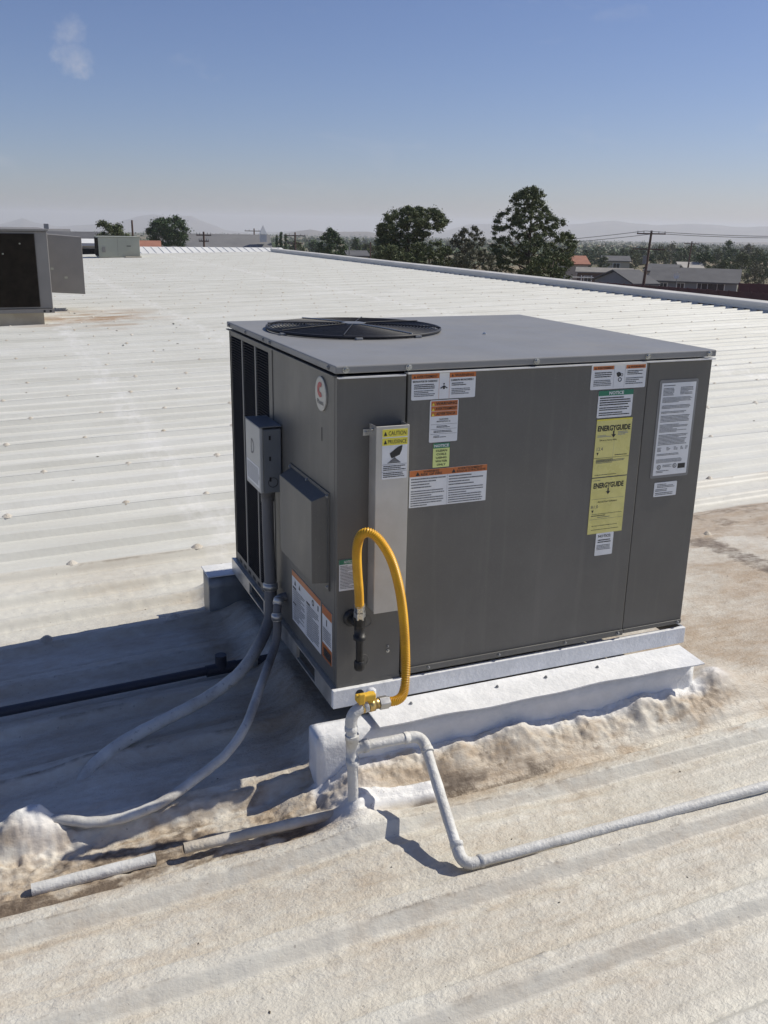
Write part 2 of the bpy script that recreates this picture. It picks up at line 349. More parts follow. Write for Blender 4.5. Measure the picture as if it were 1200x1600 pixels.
def near_roof():
    xs = np.concatenate([np.linspace(NX0, -1.1, 70, endpoint=False), np.linspace(-1.1, 1.5, 500, endpoint=False), np.linspace(1.5, NX1, 180)])
    ys = np.concatenate([np.linspace(NY0, -.5, 170, endpoint=False), np.linspace(-.5, 0, 125, endpoint=False), np.linspace(0, NY1, 210)])
    X, Y = np.meshgrid(xs, ys)
    edge = sstep(NX0, NX0 + .25, X) * sstep(NX1, NX1 - .3, X) * sstep(NY0, NY0 + .12, Y) * sstep(NY1, NY1 - .15, Y)
    H = roof_height(X, Y) * edge + (Z0 + SX * X + rib_h(Y)) * (1 - edge)
    nx, ny = len(xs), len(ys)
    me = bpy.data.meshes.new('roof'); me.vertices.add(nx * ny)
    me.vertices.foreach_set('co', np.stack([X, Y, H], -1).astype(np.float32).ravel())
    i = np.arange((ny - 1) * (nx - 1)); r, c = i // (nx - 1), i % (nx - 1); a = r * nx + c
    q = np.stack([a, a + 1, a + 1 + nx, a + nx], -1).astype(np.int32)
    me.loops.add(q.size); me.loops.foreach_set('vertex_index', q.ravel()); me.polygons.add(len(q))
    me.polygons.foreach_set('loop_start', (np.arange(len(q)) * 4).astype(np.int32)); me.polygons.foreach_set('use_smooth', np.ones(len(q), bool))
    me.update(calc_edges=True); me.validate()
    # stains with a shape of their own: dust, silt, fresh coat
    f1 = fbm(X * 3.1, Y * 5.5, 41, 5, .6); f2 = fbm(X * 11, Y * 22, 43, 4, .6); f3 = fbm(X * 1.2, Y * 2.2, 47, 4); f4 = fbm(X * 40, Y * 60, 49, 3)
    box = lambda x0, x1, y0, y1, s=.08: sstep(x0 - s, x0 + s, X) * sstep(x1 + s, x1 - s, X) * sstep(y0 - s, y0 + s, Y) * sstep(y1 + s, y1 - s, Y)
    ap = box(-.2, 3.3, -.25, 1.6, .12)
    tan = .20 * sstep(.40, .62, f3) + ap * (.22 + .42 * sstep(.40, .66, f1)) + box(.2, 2.2, -.33, -.16, .05) * .75 * sstep(.32, .6, f1 + .25 * (f2 - .5))
    tan = tan + box(-1.3, .0, -.30, -.02, .05) * (.30 + .5 * sstep(.38, .6, f2)) + box(2.45, 4.2, 1.08, 1.60, .08) * .80 * sstep(.30, .5, f1)
    tan = tan + box(-1.3, -.05, .0, 1.3, .15) * .22 + box(.9, 2.4, -.42, -.2, .08) * .45 * sstep(.4, .62, f1) + .12 * sstep(.5, .75, f2) * (Y < .2)
    tan = tan + box(1.3, 3.2, -.1, 1.6, .2) * .22
    brown = box(-1.6, -.12, -.285, -.225, .022) * sstep(.36, .56, f2) * .85 + box(.02, .62, -.30, -.225, .03) * sstep(.46, .62, f2 + .1 * (f4 - .5)) * 1.0
    brown = brown + box(-1.3, -.1, -.22, -.05, .03) * sstep(.56, .72, f2) * .75 + box(-.55, .05, -.10, .12, .05) * sstep(.45, .65, f1) * .45
    wet = sstep(.0, .06, .17 - np.sqrt(((X - 2.35 - .9 * (Y - 1.0) * -1) / 1.6) ** 2 * 2.2 + ((Y - 1.0) / 2.4) ** 2) + .10 * (f2 - .5))
    brown = brown + box(2.1, 2.7, .58, 1.16, .05) * sstep(-.02, .02, .075 - np.abs(X - (2.40 - .10 * (Y - .85))) + .16 * (f2 - .5)) * .72
    brown = brown + box(1.68, 1.92, .98, 1.16, .03) * sstep(.42, .52, f2) * .5 + box(2.5, 4.2, 1.22, 1.62, .05) * sstep(.5, .68, f2) * .4
    brown = brown + .45 * sstep(.73, .80, f4) * box(.0, 1.4, -.34, -.14)
    u = (Y - PH + PIT / 2) % PIT - PIT / 2
    tan = tan + .10 * sstep(.03, .07, np.abs(u)) * (Y < .4) + .16 * sstep(.012, .0, np.abs(u + .075)) * sstep(.4, .6, f1)
    brown = brown + .42 * np.exp(-((u + .0225) / .0035) ** 2) * sstep(.46, .60, f1 + .3 * (f4 - .5)) * (1 - ap)
    fresh = .8 * box(-.12, 1.30, -.150, -.09, .022) * sstep(.38, .58, f2 + .12) + g2(X, Y, -.035, -.25, .08, .07, .8) + 1.2 * box(-.02, .24, -.262, -.222, .012) * sstep(.28, .42, f2 + .1) + g2(X, Y, 1.36, -.1, .05, .04, .7)
    brown = brown + np.clip(sstep(.022, .010, np.sqrt((X - .172) ** 2 + ((Y + .905) * 1.1) ** 2) + .02 * (f4 - .5)) * .62, 0, 1) + .5 * sstep(.012, .004, np.sqrt((X + .38) ** 2 + ((Y + .60) * 1.3) ** 2) + .006 * (f4 - .5))
    fresh = fresh + g2(X, Y, -.86, -.01, .07, .06, .75)
    D = np.stack([np.clip(tan, 0, .85), np.clip(brown, 0, .9), np.clip(fresh, 0, .85), np.ones_like(tan)], -1).astype(np.float32)
    at_ = me.color_attributes.new('dirt', 'FLOAT_COLOR', 'POINT'); at_.data.foreach_set('color', D.ravel())
    return me
roof = tag(link_obj('roof', near_roof(), ROOF_NEAR), kind='structure')
def zroof(x, y): return float(roof_height(np.array([float(x)]), np.array([float(y)]))[0])

def panel_mesh(name, x0, x1):
    ts = []
    for k in range(3):
        c = k * PIT
        ts += [c - .053, c - .051, c - .023, c - .021, c + .021, c + .023, c + .051, c + .053, c + .082, c + .1, c + .118, c + .187, c + .205, c + .223]
    ts = [t for t in ts if t >= 0] + [0, 3 * PIT - .053, 3 * PIT - .051, 3 * PIT - .023, 3 * PIT - .021, 3 * PIT - .0195, 3 * PIT + .024]
    ts = sorted(set(round(t, 4) for t in ts)); n = max(2, int((x1 - x0) / .8)); xs = np.linspace(x0, x1, n)
    v = []; f = []
    for x in xs:
        for t in ts:
            h = float(rib_h(np.array([PH + t]))[0]) if t < 3 * PIT + .001 else RIBH - .001
            if t > 3 * PIT - .02: h += .0045                     # lapped edge rides over its neighbour
            v.append((float(x), t, Z0 + SX * float(x) + h + .003 * math.sin(x * 3.1 + t * 9)))
    m = len(ts)
    for i in range(n - 1):
        for j in range(m - 1): a = i * m + j; f.append((a, a + m, a + m + 1, a + 1))
    me = bpy.data.meshes.new(name); me.from_pydata(v, [], f); me.update(); me.materials.append(ROOF); return me
RIDGE_X = 11.86
p_full, p_l, p_r = panel_mesh('roof_panel', -12, RIDGE_X), panel_mesh('roof_panel_short', -12, NX0), panel_mesh('roof_panel_mid', NX1, RIDGE_X)
for k in range(-5, 46):
    for me in ([p_full] if not -1 <= k < 3 else [p_l, p_r]):
        o = bpy.data.objects.new('roof_panel', me); COL.objects.link(o); o.parent = roof; o.location = (0, PH + k * 3 * PIT, 0)
Y_END = PH + 46 * 3 * PIT
def roof_screws():
    mb = MB()
    for k in range(-1, 46):
        y = PH + k * 3 * PIT
        for i in range(-9, 20):
            x = .55 * i + .3 + rng.uniform(-.06, .06) + (k % 2) * .24
            if x > RIDGE_X - .2: continue
            if NX0 < x < NX1 and k < 3:
                if k < 1 or (k < 2 and -.6 < x < 3.6): continue
                z = zroof(x, y)
            else: z = Z0 + SX * x + RIBH
            r = .020 + .009 * rng.random(); s = 7
            ring = [(x + r * math.cos(a) * 1.25, y + r * math.sin(a), z - .002) for a in np.linspace(0, 2 * math.pi, s, endpoint=False)]
            top = [(x + .4 * r * math.cos(a), y + .4 * r * math.sin(a), z + .015) for a in np.linspace(0, 2 * math.pi, s, endpoint=False)]
            mb.add(ring + top, [(j, (j + 1) % s, s + (j + 1) % s, s + j) for j in range(s)] + [tuple(range(s, 2 * s))], True)
    return mb.build('coated_screw', M['pipe_dirty'], roof)
tag(roof_screws(), kind='stuff')
def debris():
    mb = MB()
    for i in range(170):
        x, y = rng.uniform(-1.3, 3.4), rng.uniform(-1.1, 2.0)
        if -.1 < x < 1.35 and -.15 < y < 1.3: continue
        z = zroof(x, y) + .001; s = rng.uniform(.0010, .0018) * (1 + 1.2 * rng.random() ** 4); a = rng.uniform(0, 6.28)
        ca, sa = math.cos(a) * s, math.sin(a) * s
        mb.add([(x - ca * 1.8, y - sa * 1.8, z), (x + sa, y - ca, z + s * .3), (x + ca * 1.8, y + sa * 1.8, z), (x - sa, y + ca, z + s * .3), (x, y, z + s)], [(0, 1, 4), (1, 2, 4), (2, 3, 4), (3, 0, 4)])
    for i in range(160):
        x, y = rng.uniform(-3, 10), rng.uniform(2.2, 20)
        z = Z0 + SX * x + float(rib_h(np.array([y]))[0]) + .002; s = rng.uniform(.006, .016); a = rng.uniform(0, 6.28); ca, sa = math.cos(a) * s, math.sin(a) * s
        mb.add([(x - ca * 1.8, y - sa * 1.8, z), (x + sa, y - ca, z), (x + ca * 1.8, y + sa * 1.8, z), (x - sa, y + ca, z), (x, y, z + s * .6)], [(0, 1, 4), (1, 2, 4), (2, 3, 4), (3, 0, 4)])
    return mb.build('grit', varied('dark_grit', (.08, .065, .05), (.2, .17, .13), 40, .9, 0, 0, 1, .2, 0))
tag(debris(), 'loose dark grit and leaf bits scattered over the white roof', 'grit', kind='stuff')
# ridge trim along the right edge, and the walls below the roof
rt = empty('ridge_trim', 'long grey sheet metal trim along the right edge of the white roof', 'trim', (RIDGE_X, 0, Z0 + SX * RIDGE_X))
M['trim'] = varied('trim_grey', (.62, .60, .55), (.72, .70, .65), 1.2, .55, 0, 0)
for k in range(16):
    y0 = -5.3 + k * 3.0; y1 = y0 + 3.012; t = .0015 * (k % 2)
    mb = MB(); prof = [(-.02, .032), (-.022, .090), (-.034, .094), (-.036, .150), (-.015, .166), (.12, .192), (.34, .16), (.36, -.05)]
    v = [(a - t, y, b + t) for y in (y0, min(y1, Y_END)) for a, b in prof]; n = len(prof)
    mb.add(v, [(i, i + 1, i + 1 + n, i + n) for i in range(n - 1)]); mb.build('trim_length', M['trim'], rt)
mb = MB(); mb.box(.02, .06, -5.3, Y_END, -.06, .1); mb.build('trim_gap_shade', M['core'], rt)  # near-black strip painted as the shade in the open rib ends
mb = MB(); mb.box(-12, 12.1, Y_END - .02, Y_END + .05, -7, -.33).box(12.02, 12.12, -5.4, Y_END, -8, -.1).box(-12.1, -12, -5.4, Y_END, -8, -.55).box(-12, 12.1, -5.4, -5.3, -7, -.55)
tag(mb.build('building_wall', varied('stucco', (.45, .42, .37), (.52, .49, .44), 2, .8, 0, .3, 30)), kind='structure')
# ------------------------------------------------------------------ lettering helpers
_tcache = {}
def text_mesh(body, bold=0.0):
    key = (body, bold)
    if key in _tcache: return _tcache[key]
    cu = bpy.data.curves.new('t', 'FONT'); cu.body = body; cu.resolution_u = 2; cu.offset = bold; cu.align_x = 'LEFT'
    o = bpy.data.objects.new('t', cu); COL.objects.link(o)
    me = bpy.data.meshes.new_from_object(o.evaluated_get(bpy.context.evaluated_depsgraph_get()))
    v = [tuple(p.co[:2]) for p in me.vertices]; f = [tuple(p.vertices) for p in me.polygons]
    bpy.data.objects.remove(o); bpy.data.curves.remove(cu); bpy.data.meshes.remove(me)
    xs = [p[0] for p in v]; ys = [p[1] for p in v]
    x0, x1, y0, y1 = min(xs), max(xs), min(ys), max(ys)
    v = [((a - x0) / (x1 - x0), (b - y0) / (y1 - y0)) for a, b in v]
    _tcache[key] = (v, f); return _tcache[key]
FRONT = lambda Y: (lambda u, v, h: (u, Y - h, v))          # a face that looks towards -Y
LEFT = lambda X: (lambda u, v, h: (X - h, -u, v))          # a face that looks towards -X, u = -Y
def label(parent, name, fmap, u0, vt, w, h, base, items, note=None, corner=.004):
    """flat sticker: x to the right and y down from its top left corner, as fractions of its size"""
    pl = MB(); c = corner; pts = []
    for cx, cy, a0 in ((w - c, c, -90), (w - c, h - c, 0), (c, h - c, 90), (c, c, 180)):
        for k in range(4):
            a = R(a0 + k * 30); pts.append((u0 + cx + c * math.cos(a), vt - (cy + c * math.sin(a))))
    n = len(pts)
    v = [fmap(p[0], p[1], .0009) for p in pts] + [fmap(p[0], p[1], 0) for p in pts]
    pl.add(v, [tuple(reversed(range(n)))] + [(i, (i + 1) % n, n + (i + 1) % n, n + i) for i in range(n)])
    o = pl.build(name, base, parent)
    if note: o['label'] = note
    class G_:
        def setdefault(self, key, mb): groups.append((key, mb)); return mb
    groups = []; GG = G_()
    P = lambda x, y, hh: fmap(u0 + x * w, vt - y * h, hh)
    for it in items:
        k = it[0]
        if k == 'band':
            _, x, y, ww, hh, mat = it
            GG.setdefault(('color_band', mat), MB()).add([P(x, y, .0012), P(x, y + hh, .0012), P(x + ww, y + hh, .0012), P(x + ww, y, .0012)], [(0, 1, 2, 3)])
        elif k == 'text':
            _, x, y, ww, hh, s, mat = it[:7]
            tv, tf = text_mesh(s, it[7] if len(it) > 7 else .012)
            GG.setdefault(('lettering', mat), MB()).add([P(x + a * ww, y + (1 - b) * hh, .0016) for a, b in tv], tf)
        elif k == 'lines':
            _, x, y, ww, hh, nl, mat = it[:7]; fill = it[7] if len(it) > 7 else .5
            g = GG.setdefault(('fine_print', mat), MB()); lh = hh / nl
            for i in range(nl):
                cx = x; end = x + ww * (random.uniform(.45, .8) if random.random() < .22 else random.uniform(.9, 1.0))
                while cx < end:
                    wl = random.uniform(.012, .05) * random.choice((.5, 1, 1, 1.5)) * .10 / w
                    x1 = min(cx + wl, end); ya = y + i * lh + lh * (1 - fill) * .5; yb = ya + lh * fill
                    g.add([P(cx, ya, .0015), P(cx, yb, .0015), P(x1, yb, .0015), P(x1, ya, .0015)], [(0, 1, 2, 3)]); cx = x1 + .006 * .10 / w
        elif k == 'poly':
            _, ps, mat = it; GG.setdefault(('symbol', mat), MB()).add([P(a, b, .0017) for a, b in ps], [tuple(range(len(ps)))])
        elif k == 'ring':
            _, x, y, r0, r1, mat = it; s = 18; ar = w / h
            g = GG.setdefault(('symbol', mat), MB()); vv = []
            for i in range(s):
                a = 2 * math.pi * i / s; vv += [P(x + r0 * math.cos(a), y + r0 * ar * math.sin(a), .0017), P(x + r1 * math.cos(a), y + r1 * ar * math.sin(a), .0017)]
            g.add(vv, [(2 * i, 2 * i + 1, (2 * i + 3) % (2 * s), (2 * i + 2) % (2 * s)) for i in range(s)])
    for (nm, mat), g in groups:
        if not g.v: continue
        c = g.build(nm, M[mat], o)
        if nm == 'fine_print': c['kind'] = 'stuff'
    return o
def tri(x, y, s, ar): return ('poly', [(x - s, y + s * ar), (x + s, y + s * ar), (x, y - s * ar)], 'ink')

# ------------------------------------------------------------------ the packaged unit
W, D, H = 1.2836, 1.2050, .968
S_ = 1.0637
unit = empty('rooftop_unit', 'large dark grey packaged rooftop heating and cooling unit covered in warning labels', 'air conditioner')
MB().box(.02, W - .02, .02, D - .02, .01, .78).build('inner_casing', M['core'], unit)
# base rail with fork openings
mb = MB(); mb.box(-.016, W + .012, -.016, .0, -.055, .004).build('base_rail', M['white_coat'], unit, .002)
mb = MB(); x0, x1 = -.016, -.006
ys = [.0005, .155, .34, .74, .94, D + .012]
for a, b in ((ys[0], ys[1]), (ys[2], ys[3]), (ys[4], ys[5])): mb.box(x0, x1, a, b, -.055, .004)
for a, b in ((ys[1], ys[2]), (ys[3], ys[4])): mb.box(x0, x1, a, b, -.055, -.048).box(x0, x1, a, b, -.002, .004)
mb.box(-.0055, .03, .0005, D, -.003, .0035)
mb.build('base_rail', M['galv'], unit)
MB().box(W + .002, W + .0119, .0005, D + .012, -.055, .004).build('base_rail', M['galv_dark'], unit)
MB().box(-.0055, W + .0015, D + .002, D + .0115, -.055, .003).build('base_rail', M['galv_dark'], unit)
# lid with a round fan opening
FC, FR = (.366, .828), .298
def lid():
    o = .007; x0, x1, y0, y1 = -o, W + o, -o, D + o; zt, zb = H, H - .021
    ang = sorted([2 * math.pi * i / 72 for i in range(72)] + [math.atan2(y - FC[1], x - FC[0]) % (2 * math.pi) for x in (x0, x1) for y in (y0, y1)])
    inner = []; outer = []
    for a in ang:
        c, s = math.cos(a), math.sin(a); inner.append((FC[0] + FR * c, FC[1] + FR * s))
        t = min(((x1 if c > 0 else x0) - FC[0]) / c if abs(c) > 1e-9 else 1e9, ((y1 if s > 0 else y0) - FC[1]) / s if abs(s) > 1e-9 else 1e9)
        outer.append((FC[0] + t * c, FC[1] + t * s))
    n = len(ang); v = [(x, y, zt) for x, y in inner] + [(x, y, zt) for x, y in outer] + [(x, y, zt - .018) for x, y in inner] + [(x, y, zb) for x, y in outer]
    f = []
    for i in range(n):
        j = (i + 1) % n
        f += [(i, i + n, j + n, j), (i + n, i + 3 * n, j + 3 * n, j + n), (i, j, j + 2 * n, i + 2 * n), (i + 2 * n, j + 2 * n, j + 3 * n, i + 3 * n)]
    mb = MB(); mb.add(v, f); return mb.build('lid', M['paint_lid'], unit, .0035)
LID = lid()
mb = MB(); s = 48
v = []
for z, r in ((H - .018, FR - .002), (.80, FR - .006), (.79, .02)):
    v += [(FC[0] + r * math.cos(2 * math.pi * i / s), FC[1] + r * math.sin(2 * math.pi * i / s), z) for i in range(s)]
mb.add(v, [(k * s + i, k * s + (i + 1) % s, (k + 1) * s + (i + 1) % s, (k + 1) * s + i) for k in range(2) for i in range(s)]); mb.build('fan_shroud', M['core'], unit)
fan = MB()
for b in range(3):
    a0 = b * 2 * math.pi / 3 + .5; v = []; nr, na = 6, 6
    for i in range(nr):
        r = .07 + .205 * i / (nr - 1)
        for j in range(na):
            a = a0 + (j / (na - 1) - .5) * (1.15 + .25 * i / nr); v.append((FC[0] + r * math.cos(a), FC[1] + r * math.sin(a), .865 + .07 * (j / (na - 1) - .5)))
    fan.add(v, [(i * na + j, i * na + j + 1, (i + 1) * na + j + 1, (i + 1) * na + j) for i in range(nr - 1) for j in range(na - 1)], True)
fan.tube([(FC[0], FC[1], .83), (FC[0], FC[1], .90)], .075, 20); fan.build('fan', M['core'], unit)
def zg(r): return H + .012 + .007 * (1 - (r / .31) ** 2)
guard = MB()
for r in np.arange(.055, .312, .0118):
    guard.tube([(FC[0] + r * math.cos(a), FC[1] + r * math.sin(a), zg(r)) for a in np.linspace(0, 2 * math.pi, 57)], .0019, 5, False)
gd = guard.build('fan_guard', M['guard'], unit)
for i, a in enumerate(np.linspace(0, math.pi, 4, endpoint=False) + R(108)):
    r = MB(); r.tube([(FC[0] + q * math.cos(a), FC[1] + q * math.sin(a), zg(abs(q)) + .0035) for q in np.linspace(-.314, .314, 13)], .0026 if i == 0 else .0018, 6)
    r.build('guard_rod', M['galv'] if i == 0 else M['guard'], gd)  # first rod in bright metal stands for a glint of sun
mb = MB(); mb.tube([(FC[0] + .312 * math.cos(a), FC[1] + .312 * math.sin(a), H + .008) for a in np.linspace(0, 2 * math.pi, 73)], .0055, 6, False); mb.build('guard_rim', M['guard'], gd)
mb = MB(); mb.tube([(FC[0], FC[1], zg(0) - .003), (FC[0], FC[1], zg(0) + .006)], .045, 6); mb.build('motor_plate', M['galv_dark'], gd)
for a in (.5, 1.9, 3.5, 4.4, 5.1):
    x, y = FC[0] + .318 * math.cos(a), FC[1] + .318 * math.sin(a); MB().box(x - .012, x + .012, y - .008, y + .008, H, H + .008).build('guard_clip', M['galv_dark'], gd, .002)
def screw(parent, p, n, r=.0072, mat='screw'):
    p = Vector(p); n = Vector(n); m = MB(); m.tube([p, p + n * .002], r * 1.35, 12); m.tube([p + n * .002, p + n * .006], [r, r * .75], 6, True, False); return m.build('screw', M[mat], parent)
for x in (.022, .208, .62, 1.02, 1.262): screw(LID, (x, -.0072, H - .0105), (0, -1, 0))
for y in (.05, .62, .70, .93, 1.17): screw(LID, (-.0072, y, H - .0105), (-1, 0, 0), .005, 'galv_dark')
screw(LID, (.765, .575, H), (0, 0, 1), .006)
# front: three panels, their top flange coloured as sunlit, bottom crease
PZ0, PZ1 = .004, H - .0285
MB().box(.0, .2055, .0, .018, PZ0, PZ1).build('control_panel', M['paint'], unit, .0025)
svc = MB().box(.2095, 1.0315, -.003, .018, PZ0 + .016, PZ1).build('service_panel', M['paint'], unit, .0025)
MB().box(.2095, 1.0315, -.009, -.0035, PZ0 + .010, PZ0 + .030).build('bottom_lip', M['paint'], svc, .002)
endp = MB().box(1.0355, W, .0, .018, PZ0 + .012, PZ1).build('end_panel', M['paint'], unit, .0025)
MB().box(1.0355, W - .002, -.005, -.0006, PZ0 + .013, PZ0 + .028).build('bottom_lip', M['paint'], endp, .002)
MB().box(.004, .2055, -.0005, .018, .0042, .016).build('bottom_lip', M['paint'], unit)
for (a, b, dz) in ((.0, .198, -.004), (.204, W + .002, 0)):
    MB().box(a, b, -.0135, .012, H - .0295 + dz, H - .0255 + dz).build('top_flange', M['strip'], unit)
MB().box(-.0125, -.001, .0, D, H - .0300, H - .0265).build('top_flange', M['paint'], unit)  # same flange on the shaded side, its shade put into a darker colour
for x in (.30, .55, .80): screw(svc, (x, -.009, PZ0 + .02), (0, -1, 0), .004, 'galv_dark')
screw(svc, (1.01, -.009, PZ0 + .02), (0, -1, 0), .005, 'galv_dark')
screw(unit, (W - .02, -.005, PZ0 + .02), (0, -1, 0), .005, 'galv_dark')
m = MB(); m.tube([(.0685, -.0161, -.018), (.0685, -.0175, -.018)], .0135, 18); m.build('rail_hole', M['core'], unit)
lumpy = MB(); lumpy.tube([(.105, -.0162, -.022), (.105, -.022, -.022)], [.019, .012], 9); lumpy.build('sealant_blob', M['white_coat'], unit, smooth=True)
screw(unit, (.165, 0, .10), (0, -1, 0), .004)
screw(unit, (.165, 0, .115), (0, -1, 0), .003, 'galv_dark')
# left: plain panel, louvred coil section
lp = MB().box(.0, .018, .019, .625, PZ0, PZ1).build('side_panel', M['paint'], unit, .0025)
MB().box(-.0025, .0, .618, .628, PZ0, PZ1).build('panel_seam_strip', M['paint'], unit, .001)
cols = [(1.026, 1.180), (.846, .998), (.668, .818)]; gz0, gz1 = .045, .918
fr = MB(); fr.box(0, .018, .629, .668, PZ0, PZ1).box(0, .018, .818, .846, gz0, gz1).box(0, .018, .998, 1.026, gz0, gz1).box(0, .018, 1.180, D, PZ0, PZ1)
fr.box(0, .018, .668, 1.180, gz1, PZ1).box(0, .018, .668, 1.180, PZ0, gz0)
cg = fr.build('coil_guard', M['paint'], unit)
for (a, b) in cols:
    m = MB(); n = 92; dz = (gz1 - gz0) / n
    for i in range(n):
        z = gz0 + i * dz
        m.add([(.002, a, z + .0002), (.002, b, z + .0002), (.0135, b, z + dz * .62), (.0135, a, z + dz * .62), (.004, a, z - .0012), (.004, b, z - .0012)], [(0, 3, 2, 1), (0, 1, 5, 4)])
        m.box(-.0012, .0018, a, b, z - .0011, z + .0016)
    tag(m.build('louver_bank', M['slat'], cg), kind='stuff')
for yb in (.820, 1.000):       # lighter strips painted as highlights along the mullions
    MB().box(-.003, -.0003, yb, yb + .007, gz0, gz1).build('mullion_highlight', M['paint_lid'], cg)
for i in range(7): MB().box(-.0008, .004, .70 + i * .068, .735 + i * .068, .014, .026).build('drain_slot', M['core'], cg)
MB().box(W - .018, W, .019, D - .019, PZ0, PZ1).build('side_panel', M['paint'], unit, .0025)
MB().box(.0, W, D - .018, D, PZ0, PZ1).build('rear_panel', M['paint'], unit, .0025)
# air hood on the left side
hood = MB(); hy0, hy1, hz0, hz1, hx = .085, .402, .315, .575, -.047
v = [(hx, hy0, hz0), (hx, hy1, hz0), (hx, hy1, hz1 - .006), (hx, hy0, hz1 - .006), (-.004, hy0 - .012, hz0), (-.004, hy1 + .012, hz0), (-.004, hy1 + .012, hz1 + .012), (-.004, hy0 - .012, hz1 + .012)]
hood.add(v, [(0, 3, 2, 1), (3, 7, 6, 2), (0, 4, 7, 3), (1, 2, 6, 5), (0, 1, 5, 4)])
hd = hood.build('air_hood', M['paint'], unit, .002)
MB().box(-.0045, -.0003, hy0 - .028, hy1 + .028, hz1 + .004, hz1 + .022).build('hood_flange', M['paint'], hd)
MB().box(-.0045, -.0003, hy0 - .028, hy0 - .012, hz0 - .02, hz1 + .004).build('hood_flange', M['paint'], hd)
MB().box(-.0045, -.0003, hy1 + .012, hy1 + .028, hz0 - .02, hz1 + .004).build('hood_flange', M['paint'], hd)
for y, z in ((hy0 - .02, hz1 + .012), (hy0 - .02, hz0 - .008), (hy1 + .02, hz1 + .012), (.25, hz1 + .013)): screw(hd, (-.0045, y, z), (-1, 0, 0), .005, 'galv_dark')
MB().box(-.0009, .001, .124, .127, .735, .775).build('panel_slot', M['core'], lp)
# badge on the left side
bc = (.1255, .872)
bd = MB(); n = 36
ring = lambda r, h: [(-h, bc[0] - r * math.cos(2 * math.pi * i / n), bc[1] + 1.05 * r * math.sin(2 * math.pi * i / n)) for i in range(n)]
bd.add(ring(.047, 0) + ring(.047, .004) + ring(.044, .005), [(i, (i + 1) % n, n + (i + 1) % n, n + i) for i in range(n)] + [(n + i, n + (i + 1) % n, 2 * n + (i + 1) % n, 2 * n + i) for i in range(n)] + [tuple(range(2 * n, 3 * n))])
badge = bd.build('badge', M['silver'], unit); badge['label'] = 'round silver maker badge with red emblem'
em = MB(); ang = np.linspace(.9, 2 * math.pi - .9, 18); v = []
for a in ang: v += [(-.0058, bc[0] - .0245 * math.cos(a), bc[1] + .012 + .022 * math.sin(a)), (-.0058, bc[0] - .0095 * math.cos(a), bc[1] + .012 + .008 * math.sin(a))]
em.add(v, [(2 * i, 2 * i + 2, 2 * i + 3, 2 * i + 1) for i in range(len(ang) - 1)]); em.build('emblem', M['red'], badge)
tv, tf = text_mesh('Rheem', .02)
em = MB(); em.add([(-.0058, bc[0] + .026 - a * .052, bc[1] - .030 + b * .014) for a, b in tv], tf); em.build('lettering', M['ink_mid'], badge)
# flue cover on the front
fx0, fx1, fy, fz0, fz1 = .0955, .1945, -.053, .252, .806; t = .0025
fl = MB(); fl.box(fx0, fx1, fy, fy + t, fz0, fz1).box(fx0, fx0 + t, fy + t, -.0006, fz0 + .004, fz1).box(fx1 - t, fx1, fy + t, -.0006, fz0 + .004, fz1).box(fx0 + t, fx1 - t, fy + t, -.0006, fz0 + .004, fz0 + .007)
flue = fl.build('flue_cover', M['flue'], unit, .0008, seg=1)
for z in (.772,): MB().box(fx0 - .020, fx0 + .0005, -.0035, -.0006, z, z + .018).build('mounting_tab', M['galv'], flue)
screw(flue, (fx0 - .011, -.0035, .781), (0, -1, 0), .004); screw(flue, (fx0 - .001, -.03, .795), (-1, 0, 0), .003)
label(flue, 'caution_label', FRONT(fy), .1125, .797, .076, .142, M['white'], [
    ('band', .0, .0, 1, .155, 'caution_yellow'), ('band', 0, .175, 1, .145, 'caution_yellow'),
    tri(.12, .085, .07, .62), ('text', .24, .04, .70, .085, 'CAUTION', 'ink', .008), tri(.12, .25, .07, .62), ('text', .22, .21, .74, .08, 'PRUDENCE', 'ink', .008),
    ('poly', [(.30, .48), (.62, .36), (.80, .33), (.78, .42), (.70, .52), (.50, .56), (.38, .58), (.34, .55)], 'ink'),
    ('poly', [(.25, .66), (.72, .66), (.58, .60), (.50, .56), (.40, .60)], 'ink_mid'), ('band', .22, .665, .52, .015, 'ink'),
    ('band', 0, .70, 1, .006, 'ink_mid'), ('lines', .05, .72, .9, .11, 3, 'ink'), ('band', 0, .845, 1, .006, 'ink_mid'), ('lines', .05, .86, .85, .11, 3, 'ink')], 'white caution sticker with yellow header and hot hand symbol', .002)
# front stickers (positions measured on the face)
FF = FRONT(-.0036); FE = FRONT(-.0006)
def L4(x0, zt, x1, zb): return x0 * S_, zt * S_, (x1 - x0) * S_, (zt - zb) * S_
person = [('poly', [(.44, .58), (.495, .48), (.505, .48), (.56, .58), (.545, .60), (.515, .55), (.515, .62), (.485, .62), (.485, .55), (.455, .60)], 'ink'), ('ring', .50, .42, .0, .012, 'ink')]
label(unit, 'warning_label', FF, *L4(.206, .880, .396, .811), M['white'], [
    ('band', 0, 0, .425, .19, 'orange'), ('band', .585, 0, .415, .19, 'orange'), ('band', .422, 0, .004, 1, 'orange'), ('band', .583, 0, .004, 1, 'orange'),
    tri(.045, .10, .018, 2.6), ('text', .075, .05, .32, .11, 'AVERTISSEMENT', 'ink', .02), tri(.63, .10, .018, 2.6), ('text', .665, .05, .30, .11, 'WARNING', 'ink', .02),
    ('text', .02, .25, .38, .075, 'MONOXYDE DE CARBONE !', 'ink', .03), ('text', .605, .25, .36, .08, 'CARBON MONOXIDE !', 'ink', .03),
    ('lines', .04, .38, .32, .21, 3, 'ink'), ('lines', .04, .62, .33, .26, 4, 'ink_mid'), ('lines', .62, .38, .30, .14, 2, 'ink'), ('lines', .62, .60, .30, .26, 4, 'ink_mid')] + person, 'wide white sticker with two orange headers about carbon monoxide')
